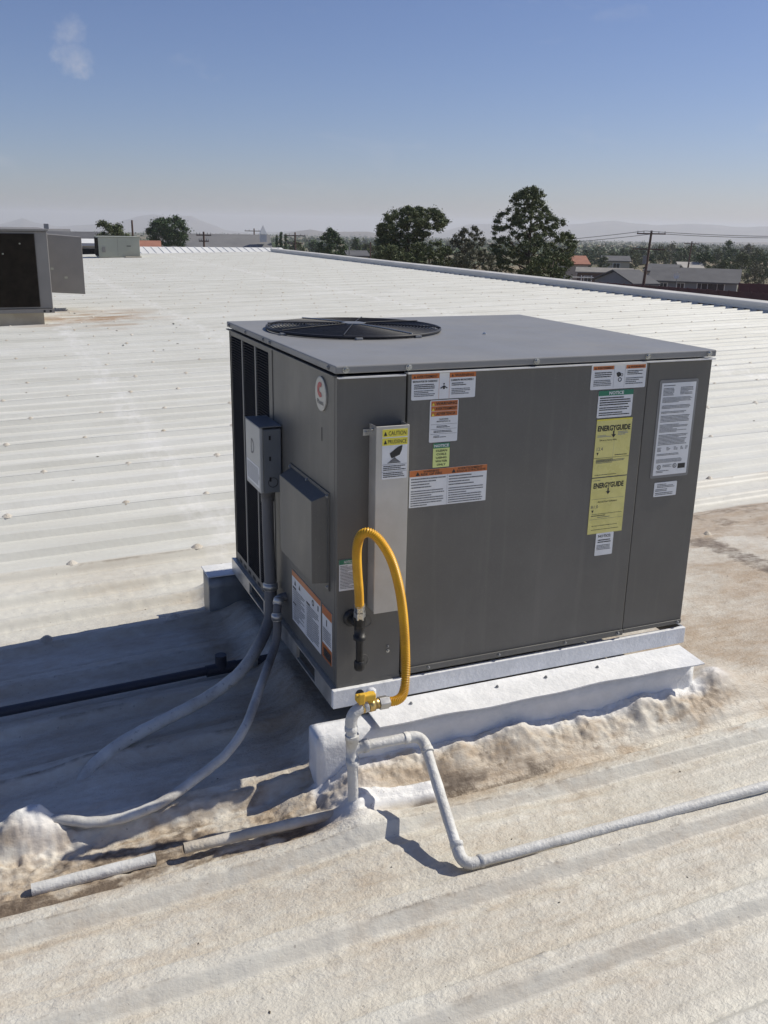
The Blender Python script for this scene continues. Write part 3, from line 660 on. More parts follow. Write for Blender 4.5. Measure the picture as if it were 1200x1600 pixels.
label(unit, 'warning_label', FF, *L4(.262, .808, .347, .693), M['white'], [
    ('band', .04, .02, .93, .115, 'orange'), ('band', .04, .142, .93, .115, 'orange'), ('band', .04, .264, .93, .115, 'orange'),
    ('poly', [(.06, .12), (.16, .12), (.11, .06)], 'caution_yellow'), ('poly', [(.06, .245), (.16, .245), (.11, .185)], 'caution_yellow'), ('poly', [(.06, .365), (.16, .365), (.11, .305)], 'caution_yellow'),
    ('text', .20, .045, .74, .07, 'WARNING', 'ink', .025), ('text', .19, .168, .75, .065, 'AVERTISSEMENT', 'ink', .02), ('text', .22, .29, .68, .065, 'ADVERTENCIA', 'ink', .02),
    ('text', .32, .435, .34, .035, 'CALIFORNIA', 'ink', .02), ('text', .25, .49, .48, .035, 'PROPOSITION 65', 'ink', .02),
    ('band', .04, .57, .93, .005, 'ink'), ('band', .04, .685, .93, .005, 'ink'), ('band', .04, .80, .93, .005, 'ink'),
    ('lines', .25, .60, .5, .06, 2, 'ink'), ('lines', .15, .715, .68, .06, 2, 'ink'), ('lines', .15, .835, .45, .06, 2, 'ink')], 'tall white sticker with three orange warning bands')
label(unit, 'notice_label', FF, *L4(.2755, .690, .3255, .6225), M['lime'], [
    ('band', 0, 0, 1, .21, 'green'), ('text', .06, .045, .88, .12, 'NOTICE', 'white', .03), ('text', .16, .27, .68, .085, 'CLEAN', 'ink', .02), ('text', .20, .415, .6, .085, 'COILS', 'ink', .02),
    ('text', .18, .56, .64, .085, 'USING', 'ink', .02), ('text', .15, .705, .72, .085, 'WATER', 'ink', .02), ('text', .24, .85, .54, .085, 'ONLY', 'ink', .02)], 'small lime notice sticker with green header', .002)
label(unit, 'warning_label', FF, *L4(.2075, .619, .445, .514), M['white'], [
    ('band', 0, 0, 1, .17, 'orange'), tri(.10, .095, .028, 1.9), tri(.56, .095, .028, 1.9), ('text', .17, .02, .20, .06, 'WARNING', 'ink', .02), ('text', .14, .09, .27, .065, 'RISK OF FIRE', 'ink', .02),
    ('text', .61, .02, .33, .06, 'AVERTISSEMENT', 'ink', .02), ('text', .60, .09, .38, .065, "RISQUE D'INCENDIE", 'ink', .02), ('band', .478, .17, .003, .83, 'ink_grey'),
    ('lines', .02, .20, .44, .30, 4, 'ink_mid', .42), ('lines', .02, .53, .44, .45, 7, 'ink_mid', .42), ('lines', .50, .20, .47, .30, 4, 'ink_mid', .42), ('lines', .50, .53, .47, .45, 7, 'ink_mid', .42)], 'widest white sticker with orange fire risk headers', .001)
label(unit, 'warning_label', FF, *L4(.769, .881, .961, .810), M['white'], [
    ('band', .03, .05, .37, .15, 'orange'), ('band', .62, .05, .36, .15, 'orange'), ('band', .408, .05, .004, .9, 'ink_grey'), ('band', .605, .05, .004, .9, 'ink_grey'),
    tri(.07, .135, .016, 2.6), ('text', .10, .09, .28, .085, 'AVERTISSEMENT', 'ink', .02), tri(.67, .135, .016, 2.6), ('text', .70, .09, .25, .085, 'WARNING', 'ink', .02),
    ('lines', .06, .28, .32, .24, 3, 'ink'), ('lines', .05, .60, .32, .27, 4, 'ink_mid'), ('lines', .65, .26, .30, .20, 3, 'ink'), ('lines', .63, .55, .33, .30, 4, 'ink_mid'),
    ('poly', [(.45, .36), (.49, .31), (.53, .36), (.535, .46), (.49, .53), (.465, .48)], 'ink'), ('ring', .52, .63, .022, .034, 'ink'), ('ring', .55, .44, .014, .022, 'ink')], 'white sticker with orange headers and moving parts symbol')
label(unit, 'notice_label', FF, *L4(.800, .806, .922, .7265), M['white'], [
    ('band', .0, .0, 1, .19, 'green'), ('text', .30, .035, .42, .12, 'NOTICE', 'white', .03), ('lines', .05, .23, .90, .34, 4, 'ink'), ('lines', .05, .60, .88, .15, 2, 'ink'), ('lines', .05, .79, .90, .15, 2, 'ink')], 'white notice sticker with green header')
def energy(items, x, y, w):
    items += [('text', x, y, w, .048, 'ENERGYGUIDE', 'ink', .035), ('band', x + w * .475, y + .05, w * .045, .03, 'ink'), ('poly', [(x + w * .43, y + .08), (x + w * .57, y + .08), (x + w * .5, y + .108)], 'ink')]
eg = [('band', 0, 0, 1, .012, 'caution_yellow')]; energy(eg, .04, .055, .92)
eg += [('lines', .05, .135, .40, .02, 2, 'ink_grey'), ('lines', .62, .11, .30, .035, 3, 'ink_grey'), ('text', .12, .175, .48, .014, 'Efficiency Rating (EER)', 'ink', .01), ('text', .06, .24, .17, .03, '13.4', 'ink_mid', .0),
       ('poly', [(.06, .285), (.12, .285), (.09, .31)], 'ink'), ('band', .07, .345, .46, .004, 'ink'), ('lines', .07, .352, .46, .03, 3, 'ink_mid'), ('band', .53, .18, .004, .2, 'ink_grey'), ('lines', .58, .31, .36, .012, 1, 'ink'),
       ('band', .0, .325 + .015, .0, .0, 'ink'), ('band', 0, .3265, 0, .001, 'ink')]
egw = L4(.8025, .722, .928, .369)
eg2 = []
label(unit, 'energy_label', FF, egw[0], egw[1], egw[2], egw[3] * .495, M['yellow_label'],
      [(i[0], i[1], i[2] * 2, *((i[3], i[4] * 2) + tuple(i[5:]) if i[0] != 'poly' else ())) if i[0] in ('band', 'text', 'lines') else ('poly', [(a, b * 2) for a, b in i[1]], i[2]) for i in eg] +
      [('band', 0, .665, 1, .006, 'ink'), ('lines', .06, .70, .85, .04, 2, 'ink_mid'), ('lines', .06, .955, .8, .02, 1, 'ink')], 'upper yellow energy guide sticker', .001)
e2 = []; energy(e2, .06, .085, .86)
e2 = [(i[0], i[1], i[2] * 2 - .085, i[3], i[4] * 2, *i[5:]) if i[0] != 'poly' else ('poly', [(a, b * 2 - .085) for a, b in i[1]], i[2]) for i in e2]
label(unit, 'energy_label', FF, egw[0], egw[1] - egw[3] * .505, egw[2], egw[3] * .495, M['yellow_label'], e2 + [
    ('lines', .05, .03, .4, .02, 1, 'ink_mid'), ('band', .03, .37, .93, .004, 'ink_mid'), ('text', .22, .41, .55, .03, 'Annual Fuel Utilization', 'ink', .01), ('text', .04, .48, .2, .055, '81.0', 'ink_mid', 0.), ('poly', [(.06, .57), (.12, .57), (.09, .62)], 'ink'),
    ('band', .08, .64, .86, .007, 'ink'), ('lines', .06, .66, .9, .025, 1, 'ink'), ('lines', .25, .695, .5, .02, 1, 'ink_mid'), ('band', .03, .735, .94, .004, 'ink_mid'), ('lines', .1, .85, .8, .016, 1, 'ink'), ('lines', .1, .92, .8, .016, 1, 'ink')], 'lower yellow energy guide sticker', .001)
label(unit, 'notice_label', FF, *L4(.8355, .369, .8995, .297), M['white'], [('text', .12, .08, .72, .12, 'NOTICE:', 'ink', .02), ('lines', .12, .27, .75, .18, 2, 'ink'), ('lines', .08, .52, .82, .24, 4, 'ink_mid')], 'small white notice sticker below the yellow ones', .003)
dl = L4(1.0265, .817, 1.1535, .5325)
label(unit, 'label_sleeve', FE, dl[0] - .009, dl[1] + .010, dl[2] + .018, dl[3] + .019, M['paint_lid'], [], 'clear sleeve round the data plate', .006)
label(unit, 'data_plate', FRONT(-.0016), *dl, M['white'], [('lines', .05, .02, .35, .014, 1, 'ink'), ('lines', .05, .05, .32, .085, 6, 'ink_mid'), ('lines', .55, .045, .38, .085, 6, 'ink_mid'),
    ('lines', .05, .15, .88, .06, 5, 'ink_mid'), ('lines', .05, .235, .88, .04, 3, 'ink_mid'), ('lines', .05, .30, .75, .025, 2, 'ink_mid'), ('lines', .05, .345, .88, .075, 5, 'ink_mid'), ('lines', .05, .44, .85, .09, 7, 'ink_mid'),
    ('lines', .05, .55, .86, .12, 8, 'ink_mid'), ('lines', .05, .69, .12, .05, 4, 'ink_mid'), ('lines', .32, .69, .12, .04, 3, 'ink_mid'), ('lines', .54, .69, .12, .04, 3, 'ink_mid'), ('lines', .74, .69, .10, .04, 3, 'ink_mid'), ('lines', .88, .69, .08, .04, 3, 'ink_mid'),
    ('lines', .05, .76, .7, .025, 2, 'ink_mid'), ('lines', .05, .82, .78, .045, 4, 'ink_mid'), ('ring', .15, .91, .045, .06, 'ink_mid'), ('text', .115, .895, .07, .028, 'UL', 'ink', .01), ('ring', .62, .905, .045, .06, 'ink_mid'), ('text', .585, .89, .07, .028, 'UL', 'ink', .01),
    ('band', .72, .885, .22, .055, 'ink'), ('lines', .26, .885, .28, .03, 3, 'ink_mid'), ('lines', .08, .945, .4, .03, 2, 'ink_mid')], 'tall white data plate with dense small print', .001)
label(unit, 'data_label', FE, *L4(1.038, .509, 1.124, .4635), M['white'], [('lines', .12, .10, .78, .30, 3, 'ink_mid'), ('lines', .06, .45, .55, .2, 2, 'ink_mid'), ('lines', .06, .70, .85, .22, 2, 'ink_mid')], 'small white sticker under the data plate', .003)
label(unit, 'notice_label', FE, *L4(.0065, .387, .0565, .297), M['white'], [('band', 0, 0, 1, .15, 'green'), ('text', .28, .035, .5, .085, 'NOTICE', 'white', .02), ('lines', .06, .18, .88, .76, 16, 'ink_mid', .4)], 'white notice sticker behind the yellow hose', .001)
# left stickers
LF = LEFT(-.0006)
label(unit, 'warning_label', LF, -.427, .2335, .290, .180, M['white'], [('band', 0, 0, 1, .11, 'orange'), tri(.12, .2, .03, 1.6), tri(.28, .2, .03, 1.6), ('ring', .75, .2, .02, .035, 'ink'), ('band', .9, .15, .03, .1, 'ink'),
    ('band', .5, .3, .003, .68, 'ink_grey'), ('lines', .04, .32, .43, .64, 17, 'ink_mid', .45), ('lines', .53, .32, .43, .64, 17, 'ink_mid', .45), ('band', .03, .30, .12, .03, 'ink'), ('band', .52, .30, .12, .03, 'ink'), ('band', .03, .62, .12, .03, 'ink')], 'big white sticker with orange top on the side panel', .002)
label(unit, 'warning_label', LF, -.122, .230, .086, .172, M['white'], [('band', 0, 0, 1, .17, 'orange'), ('band', .42, .22, .08, .12, 'ink'), ('lines', .08, .4, .84, .27, 7, 'ink_mid', .45), ('band', 0, .72, 1, .28, 'orange'), ('band', .12, .79, .8, .18, 'white'), ('lines', .15, .80, .75, .16, 4, 'ink_mid', .45)], 'narrow white sticker with orange ends on the side panel', .002)

# ------------------------------------------------------------------ sleepers under the unit
sl = empty('curb_sleeper', 'front white-coated curb under the grey unit with a projecting metal ledge', 'curb', (0, 0, -.3), group='curbs under the unit')
def lumpy_box(name, mat, parent, x0, x1, y0, y1, z0, z1, amp=.006, step=.03, seed=1):
    bm = bmesh.new(); bmesh.ops.create_cube(bm, size=1)
    for v in bm.verts: v.co = Vector(((x0 + x1) / 2 + v.co.x * (x1 - x0), (y0 + y1) / 2 + v.co.y * (y1 - y0), (z0 + z1) / 2 + v.co.z * (z1 - z0)))
    n = int(max(2, (x1 - x0) / step))
    ed = [e for e in bm.edges if abs((e.verts[0].co - e.verts[1].co).x) > .5 * (x1 - x0)]
    bmesh.ops.subdivide_edges(bm, edges=ed, cuts=n, use_grid_fill=True)
    bmesh.ops.bevel(bm, geom=[e for e in bm.edges if e.calc_face_angle(0) > .5], offset=.004, segments=2, affect='EDGES')
    bmesh.ops.subdivide_edges(bm, edges=[e for e in bm.edges if e.calc_length() > step * 1.4], cuts=4, use_grid_fill=True)
    co = np.array([v.co[:] for v in bm.verts]); a = fbm(co[:, 0] * 14 + co[:, 2] * 9, co[:, 1] * 14 + co[:, 2] * 11, seed, 3) - .5; b = fbm(co[:, 0] * 12 + 7, co[:, 1] * 13 + co[:, 2] * 13, seed + 3, 3) - .5
    for v, p, q in zip(bm.verts, a, b): v.co += Vector((p * amp * 2, q * amp * 2, (p - q) * amp))
    me = bpy.data.meshes.new(name); bm.to_mesh(me); bm.free()
    for p in me.polygons: p.use_smooth = True
    return link_obj(name, me, mat, parent)
lumpy_box('beam', M['white_coat'], sl, -.100, 1.262, -.118, -.035, .0, .222, .0035, .022, 2)
lg = MB()
xs = np.linspace(.082, 1.272, 40); v = []
for x in xs:
    w = .0025 * math.sin(x * 9) + .0016 * math.sin(x * 23 + 1)
    v += [(x, -.0185, .2415), (x, -.148 + w, .2345 + w * .6), (x, -.148 + w, .2305 + w * .6), (x, -.0185, .2375)]
n = len(xs); f = []
for i in range(n - 1):
    for j in range(4): a = i * 4 + j; b = i * 4 + (j + 1) % 4; f.append((a, b, b + 4, a + 4))
lg.add(v, f + [(3, 2, 1, 0), tuple(4 * (n - 1) + k for k in range(4))]); lg.build('ledge', M['white_coat'], sl)
for x in (.22, .52, .70, .90): screw(sl, (x, -.06, .2405), (0, 0, 1), .004, 'galv_dark')
sb = empty('curb_sleeper', 'rear grey metal-clad curb end sticking out behind the louvred corner', 'curb', (0, 0, -.3), group='curbs under the unit')
lumpy_box('beam', M['galv_dark'], sb, -.118, 1.285, 1.19, 1.315, .0, .236, .002, .06, 5)
MB().box(-.124, 1.29, 1.183, 1.322, .2395, .2445).build('cap_flashing', M['white_coat'], sb, .002)

# ------------------------------------------------------------------ disconnect switch and conduits
dc = empty('disconnect_switch', 'small grey electrical disconnect box fixed to the side of the unit', 'switch box', (0, .605, .475))
MB().box(-.066, -.0035, -.085, .085, .0, .216).build('box', M['disc'], dc, .004)
cv = MB().box(-.078, -.0665, -.089, .089, .002, .222).build('cover', M['disc_face'], dc, .003)
MB().box(-.0805, -.0035, -.091, .091, .2225, .2265).build('rain_lip', M['disc'], dc, .001)
MB().box(-.0785, -.0781, -.078, .078, .016, .088).build('instruction_sticker', M['white'], cv)
g = MB()
for i in range(9):
    y = .07
    while y > -.065:
        wl = random.uniform(.006, .02); g.box(-.0789, -.0786, y - wl, y, .078 - i * .0066, .0808 - i * .0066); y -= wl + .004
g.build('fine_print', M['ink_mid'], cv)
tvv, tff = text_mesh('D', 0.0)
g = MB(); g.add([(-.0786, .018 - a * .036, .118 + b * .05) for a, b in tvv], tff); g.build('scrawl', M['ink_mid'], cv)
for z in (.04, .11, .18): MB().box(-.046, -.040, -.0868, -.0848, z, z + .014).build('knockout', M['core'], dc)
m = MB(); m.tube([(-.034, -.0885, .04 + .016 * math.sin(a)) if False else (-.034 + .016 * math.cos(a), -.0858, .036 + .016 * math.sin(a)) for a in np.linspace(0, 2 * math.pi, 25)], .001, 4, False); m.build('knockout_ring', M['core'], dc)
def clamp(parent, p, t, r, mat='galv'):
    p = Vector(p); t = Vector(t).normalized(); m = MB(); m.tube([p - t * .014, p - t * .010, p - t * .010, p + t * .010, p + t * .010, p + t * .014], [r, r, r * 1.14, r * 1.14, r, r], 16); return m.build('coupling', M[mat], parent)
def conduit(name, lab, pts, r, mat, fit):
    e = empty(name, lab, 'conduit', pts[-1]); base = Vector(pts[-1])
    P = [Vector(p) - base for p in spline(pts, 10)]
    P = [p + Vector((0, 0, .0006 * math.sin(i * .9))) for i, p in enumerate(P)]
    m = MB(); m.tube(P, [r * (1 + .008 * math.sin(i * 1.7)) for i in range(len(P))], 14); m.build('hose', mat, e)
    for k in fit: clamp(e, P[k], P[min(k + 1, len(P) - 1)] - P[max(k - 1, 0)], r * 1.12)
    return e
cb = conduit('flexible_conduit', 'thick grey electrical conduit dropping from the disconnect box to the roof',
        [(-.036, .585, .462), (-.036, .585, .34), (-.034, .583, .20), (-.034, .58, .10), (-.045, .565, .0), (-.105, .505, -.07), (-.185, .435, -.115), (-.28, .40, -.155), (-.367, .375, -.178), (-.45, .345, -.190), (-.53, .315, -.200), (-.61, .28, -.213), (-.69, .235, -.238), (-.74, .2, -.28)], .0205, M['conduit'], [28])
m = MB(); m.tube([(0, 0, 0), (0, 0, -.02), (0, 0, -.02), (0, 0, -.05)], [.027, .027, .0235, .0235], 8); o = m.build('hub_nut', M['conduit_dark'], cb); o.location = Vector((-.036, .585, .478)) - Vector(cb.location)
conduit('flexible_conduit', 'thinner conduit curving from the unit base down to a white mound of sealant',
        [(-.002, .505, .105), (-.026, .50, .10), (-.042, .475, .06), (-.045, .465, .0), (-.062, .445, -.05), (-.105, .385, -.09), (-.17, .27, -.118), (-.25, .125, -.140), (-.325, .055, -.175), (-.40, .022, -.202), (-.522, -.035, -.228), (-.60, -.055, -.236), (-.667, -.060, -.240), (-.735, -.048, -.238), (-.79, -.025, -.232), (-.86, .01, -.235)], .0145, M['conduit'], [12, 22])
# dark drain pipe in the shade of the unit
dp = empty('drain_pipe', 'dark drain pipe lying on the shaded roof with a short upright stub', 'pipe', (-.2, .66, -.21))
m = MB(); m.tube([Vector(p) - Vector((-.2, .66, -.21)) for p in [(-2.2, .57, -.222), (-1.4, .60, -.215), (-.9, .625, -.212), (-.5, .645, -.208), (-.2, .662, -.205), (.25, .69, -.20)]], .0165, 14); m.build('pipe', M['pvc_dark'], dp)
m = MB(); m.tube([(-.055, -.001, .003), (.055, .004, .004)], .0215, 16); m.tube([(0, 0, .0), (0, 0, .058)], .021, 16); m.build('tee', M['pvc_dark'], dp)
clamp(dp, (.12, .012, .007), (1, .03, 0), .02)

# ------------------------------------------------------------------ gas piping
def fitting_elbow(parent, a, c, b, r, mat, name='elbow'):
    a, b, c = Vector(a), Vector(b), Vector(c); P = []
    for i in range(9):
        t = i / 8; P.append(a * (1 - t) ** 2 + c * 2 * t * (1 - t) + b * t * t)
    d0 = (c - a).normalized(); d1 = (b - c).normalized()
    P = [a - d0 * .018, a - d0 * .006, a - d0 * .0055] + P[0:] + [b + d1 * .0055, b + d1 * .006, b + d1 * .018]
    rr = [r * 1.2, r * 1.2, r * 1.08] + [r * 1.1] * 9 + [r * 1.08, r * 1.2, r * 1.2]
    m = MB(); m.tube(P, rr, 16); return m.build(name, mat, parent)
gp = empty('gas_pipe', 'white-coated gas pipe rising from the roof, looping to a line along it', 'pipe', (-.045, -.25, -.3))
O = Vector((-.045, -.25, -.3)); G = lambda *p: Vector(p) - O
pr = .0150
def pipe(parent, pts, r, mat, name='pipe', wob=.0006):
    n = max(4, int((Vector(pts[-1]) - Vector(pts[0])).length / .03)); P = []
    for i in range(n + 1): P.append(Vector(pts[0]).lerp(Vector(pts[-1]), i / n))
    m = MB(); m.tube(P, [r * (1 + .03 * math.sin(i * 2.1) + .02 * math.sin(i * 5.3)) for i in range(n + 1)], 16); return m.build(name, mat, parent)
pipe(gp, (G(-.034, -.25, -.33), G(-.045, -.25, -.078)), pr, M['pipe_coat'], 'riser')
m = MB(); m.tube([G(-.0435, -.25, -.095), G(-.0435, -.25, -.080), G(-.044, -.25, -.080), G(-.045, -.25, -.018), G(-.045, -.25, -.018), G(-.046, -.25, -.004)], [.0195, .0195, .0175, .0175, .0195, .0195], 16)
m.tube([G(-.045, -.25, -.048), G(-.012, -.25, -.047), G(-.012, -.25, -.047), G(.0, -.25, -.047)], [.0170, .0170, .0195, .0195], 16); m.build('tee', M['pipe_coat'], gp)
pipe(gp, (G(-.046, -.25, -.01), G(-.048, -.25, .03)), pr, M['pipe_coat'], 'nipple')
fitting_elbow(gp, G(-.049, -.25, .028), G(-.05, -.25, .066), G(-.018, -.246, .071), pr, M['pipe_coat'])
pipe(gp, (G(-.006, -.25, -.047), G(.142, -.25, -.050)), pr, M['pipe_coat'], 'branch')
fitting_elbow(gp, G(.130, -.25, -.050), G(.166, -.25, -.050), G(.164, -.285, -.068), pr, M['pipe_coat'])
pipe(gp, (G(.164, -.28, -.066), G(.141, -.545, -.232)), pr * .98, M['pipe_coat'], 'sloping_leg')
fitting_elbow(gp, G(.143, -.535, -.225), G(.138, -.572, -.252), G(.180, -.572, -.2505), pr, M['pipe_coat'])
pipe(gp, (G(.16, -.572, -.2505), G(3.2, -.735, -.140)), pr, M['pipe_coat'], 'roof_run')
MB().box(*[c for a_, b_, o_ in ((2.55, 2.66, O.x), (-.80, -.60, O.y), (-.25, -.182, O.z)) for c in (a_ - o_, b_ - o_)]).build('support_block', M['pipe_dirty'], gp, .004)
# ball valve
vl = MB(); vl.tube([G(-.018, -.246, .071), G(-.006, -.245, .072), G(-.006, -.245, .072), G(.004, -.244, .0725), G(.004, -.244, .0725), G(.020, -.243, .073), G(.020, -.243, .073), G(.034, -.242, .073)], [.017, .017, .0145, .0145, .019, .019, .0155, .0155], 12)
valve = vl.build('gas_valve', M['brass'], gp)
hm = MB(); hm.tube([G(.008, -.246, .085), G(.008, -.247, .112)], [.011, .010], 12); hm.box(*[c for ax in ((-.034 + .045, .022 + .045), (-.258 + .25, -.236 + .25), (.092 + .3, .112 + .3)) for c in ax])
hm.build('handle', M['valve_yellow'], valve, .004)
hm = MB(); hm.box(-.030 + .045, -.012 + .045, -.262 + .25, -.252 + .25, .088 + .3, .120 + .3); hm.build('handle_arm', M['valve_yellow'], valve, .003)
# yellow flexible connector
gh = empty('gas_hose', 'yellow corrugated gas hose arching over the front of the unit', 'hose', (.07, -.243, .073))
HO = Vector((.07, -.243, .073))
hp = spline([(.062, -.243, .072), (.088, -.243, .071), (.112, -.232, .078), (.128, -.212, .105), (.136, -.193, .165), (.134, -.18, .27), (.122, -.172, .37), (.100, -.163, .455), (.070, -.15, .512), (.043, -.135, .534), (.024, -.12, .520), (.0185, -.11, .478), (.026, -.096, .41), (.036, -.083, .35), (.043, -.072, .292)], 14)
hp = [p - HO for p in resample(hp, .00125)]
m = MB(); m.tube(hp, [.0118 + .0020 * (1 if (i // 2) % 2 else -.5) for i in range(len(hp))], 12); m.build('corrugated_tube', M['yellow'], gh)
def nut(p, q, r, mat, name='hex_nut'):
    m = MB(); m.tube([Vector(p) - HO, Vector(q) - HO], r, 6, True, False); return m.build(name, M[mat], gh, .0015)
nut((.036, -.243, .0725), (.060, -.243, .0725), .0195, 'galv'); nut((.058, -.243, .0723), (.066, -.243, .0722), .0165, 'galv')
nut((.044, -.070, .298), (.046, -.066, .276), .0165, 'screw'); nut((.046, -.066, .274), (.0475, -.063, .252), .0175, 'screw')
# black iron drip leg and inlet
dr = empty('drip_leg', 'black iron gas drip leg below the yellow hose on the unit front', 'pipe fitting', (.049, -.06, .10))
DO = Vector((.049, -.06, .10)); Q = lambda *p: Vector(p) - DO
m = MB(); m.tube([Q(.046, -.0005, .228), Q(.046, -.006, .228), Q(.046, -.010, .228)], [.0265, .0265, .017], 20); m.build('grommet', M['black'], dr)
m = MB(); m.tube([Q(.046, -.006, .228), Q(.0485, -.06, .224)], .0125, 14); m.build('inlet_pipe', M['iron'], dr)
m = MB(); m.tube([Q(.0482, -.0605, .256), Q(.0482, -.0605, .244), Q(.0485, -.0605, .244), Q(.0488, -.0605, .196), Q(.0488, -.0605, .196), Q(.049, -.0605, .184)], [.0185, .0185, .016, .016, .0185, .0185], 16); m.build('tee', M['iron'], dr)
m = MB(); m.tube([Q(.049, -.0605, .19), Q(.0495, -.0605, .11)], .0112, 14); m.build('nipple', M['iron'], dr)
m = MB(); m.tube([Q(.0495, -.0605, .116), Q(.0495, -.0605, .112), Q(.0497, -.0605, .092), Q(.0497, -.0605, .086)], [.0135, .0165, .0165, .013], 14); m.build('cap', M['iron'], dr)
for (x, z, r) in ((.083, .083, .019), (.083, .083, .009), (.092, .208, .018)):
    m = MB(); m.tube([(x + r * math.cos(a), -.0004, z + r * math.sin(a)) for a in np.linspace(0, 2 * math.pi, 29)], .0009, 4, False); m.build('knockout_ring', M['paint'], unit)
# loose and buried pipes on the roof
def lying_pipe(lab, a, b, r, mat, open_end):
    e = empty('pipe_length', lab, 'pipe', a); A, B = Vector(a), Vector(b)
    pipe(e, ((0, 0, 0), B - A), r, mat, 'barrel')
    t = (B - A).normalized()
    m = MB(); q = B - A if open_end else Vector((0, 0, 0)); s = 1 if open_end else -1
    m.tube([q + t * s * .0006, q + t * s * .0012], r * .82, 14); m.build('bore', M['core'], e); return e
lying_pipe('short cut-off white pipe lying on the dirty roof by the shadow', (-.895, -.205, zroof(-.895, -.205) + .012), (-.585, -.205, zroof(-.585, -.205) + .014), .0165, M['pipe_coat'], True)
lying_pipe('dirty white pipe half sunk in coating behind the riser', (-.512, -.222, -.262), (-.03, -.232, -.258), .0150, M['pipe_dirty'], False)
# ------------------------------------------------------------------ land below and beyond the roof
CX, CY, CZ = CAM_LOC
def ground_z(x, y):
    r = math.hypot(x - CX, y - CY); return -6.5 - .0115 * r
def spot(px, D):
    d = ray(px, 360); h = Vector((d.x, d.y, 0)).normalized(); p = CAM_LOC + h * D
    return p.x, p.y, math.atan2(h.y, h.x) - math.pi / 2            # last: turn so that local +y points away from the viewer
def height_at(px, py, D):
    d = ray(px, py); return CZ + D * d.z / math.hypot(d.x, d.y)
def metres(px, D):                                                 # size of one picture pixel at that distance
    d = ray(px, 360); return D / math.hypot(d.x, d.y) / FPX
def land():
    rs = np.concatenate([[0], np.geomspace(14, 10000, 90)]); na = 180; v = [(CX, CY, -6.6)]; f = []
    A = np.linspace(0, 2 * np.pi, na, endpoint=False)
    for r in rs[1:]:
        x = CX + r * np.cos(A); y = CY + r * np.sin(A)
        z = -6.5 - .0115 * r + np.minimum(r * .006, 9) * (fbm(x / max(60, r * .12), y / max(60, r * .12), 77, 3) - .55) * (r > 40)
        v += list(zip(x.tolist(), y.tolist(), z.tolist()))
    f += [(0, 1 + i, 1 + (i + 1) % na) for i in range(na)]
    for k in range(len(rs) - 2):
        for i in range(na):
            a = 1 + k * na + i; b = 1 + k * na + (i + 1) % na; f.append((a, a + na, b + na, b))
    me = bpy.data.meshes.new('ground'); me.from_pydata(v, [], f); me.update()
    m = new_mat('dry_ground', (.25, .2, .14), .9, 0, .1)
    n1 = noise(m, .02, 6, .6, 'World'); n2 = noise(m, .0035, 5, .6, 'World', (1, 1, 1), .5)
    c = ramp(m, n1, [(.35, (.10, .105, .06)), (.5, (.24, .19, .13)), (.65, (.33, .27, .19))])
    c = mixc(m, ramp(m, n2, [(.42, (0, 0, 0)), (.55, (.85, .85, .85))]), c, (.07, .085, .05)); link(m, c, bsdf(m).inputs['Base Color'])
    return tag(link_obj('ground', me, m), kind='structure')
land()
def ridge(name, D, prof, depth, base_y, seed):
    """range of hills: crest heights follow (pixel column, pixel row)"""
    cols = np.arange(prof[0][0], prof[-1][0] + 1, 4); ys = np.interp(cols, [p[0] for p in prof], [p[1] for p in prof])
    ys = ys + 2.6 * (fbm(cols / 26., cols * 0, seed, 4) - .5)
    mb = MB(); rows = 9; v = []
    for i, (cx, cy) in enumerate(zip(cols, ys)):
        for j in range(rows):
            t = j / (rows - 1); DD = D - depth * (.5 - t); x, y, _ = spot(cx, DD); top = height_at(cx, cy, D); low = ground_z(x, y) - 6
            k = math.sin(math.pi * t) ** 1.2; k *= 1 + .25 * (float(fbm(np.array([cx / 14.]), np.array([j * .9]), seed + 5, 3)[0]) - .5) * (abs(t - .5) > .1)
            v.append((x, y, low + (top - low) * k))
    n = len(cols); mb.add(v, [(i * rows + j, i * rows + j + 1, (i + 1) * rows + j + 1, (i + 1) * rows + j) for i in range(n - 1) for j in range(rows - 1)], True)
    return tag(mb.build(name, varied('hill_scrub', (.10, .085, .07), (.19, .16, .125), .004, .9, 0, 0, 1, .1, 0, 'World')), kind='structure')
ridge('mountains', 8200, [(-700, 352), (-350, 346), (-150, 352), (0, 350), (20, 346), (37, 341), (55, 348), (90, 353), (140, 351), (185, 347), (215, 338), (240, 334), (262, 339), (285, 338), (300, 338), (325, 349), (352, 359), (400, 364), (470, 360), (520, 364), (600, 366), (700, 360), (735, 350), (765, 349), (800, 356), (900, 350), (960, 345), (1020, 352), (1090, 349), (1160, 355), (1260, 350), (1500, 356), (1900, 352)], 2200, 0, 3)
ridge('hills', 4300, [(-700, 366), (-200, 364), (0, 368), (200, 370), (380, 372), (440, 366), (470, 361), (485, 358), (510, 363), (545, 362), (575, 362), (600, 368), (680, 374), (900, 378), (1100, 378), (1300, 379), (1900, 380)], 900, 0, 9)

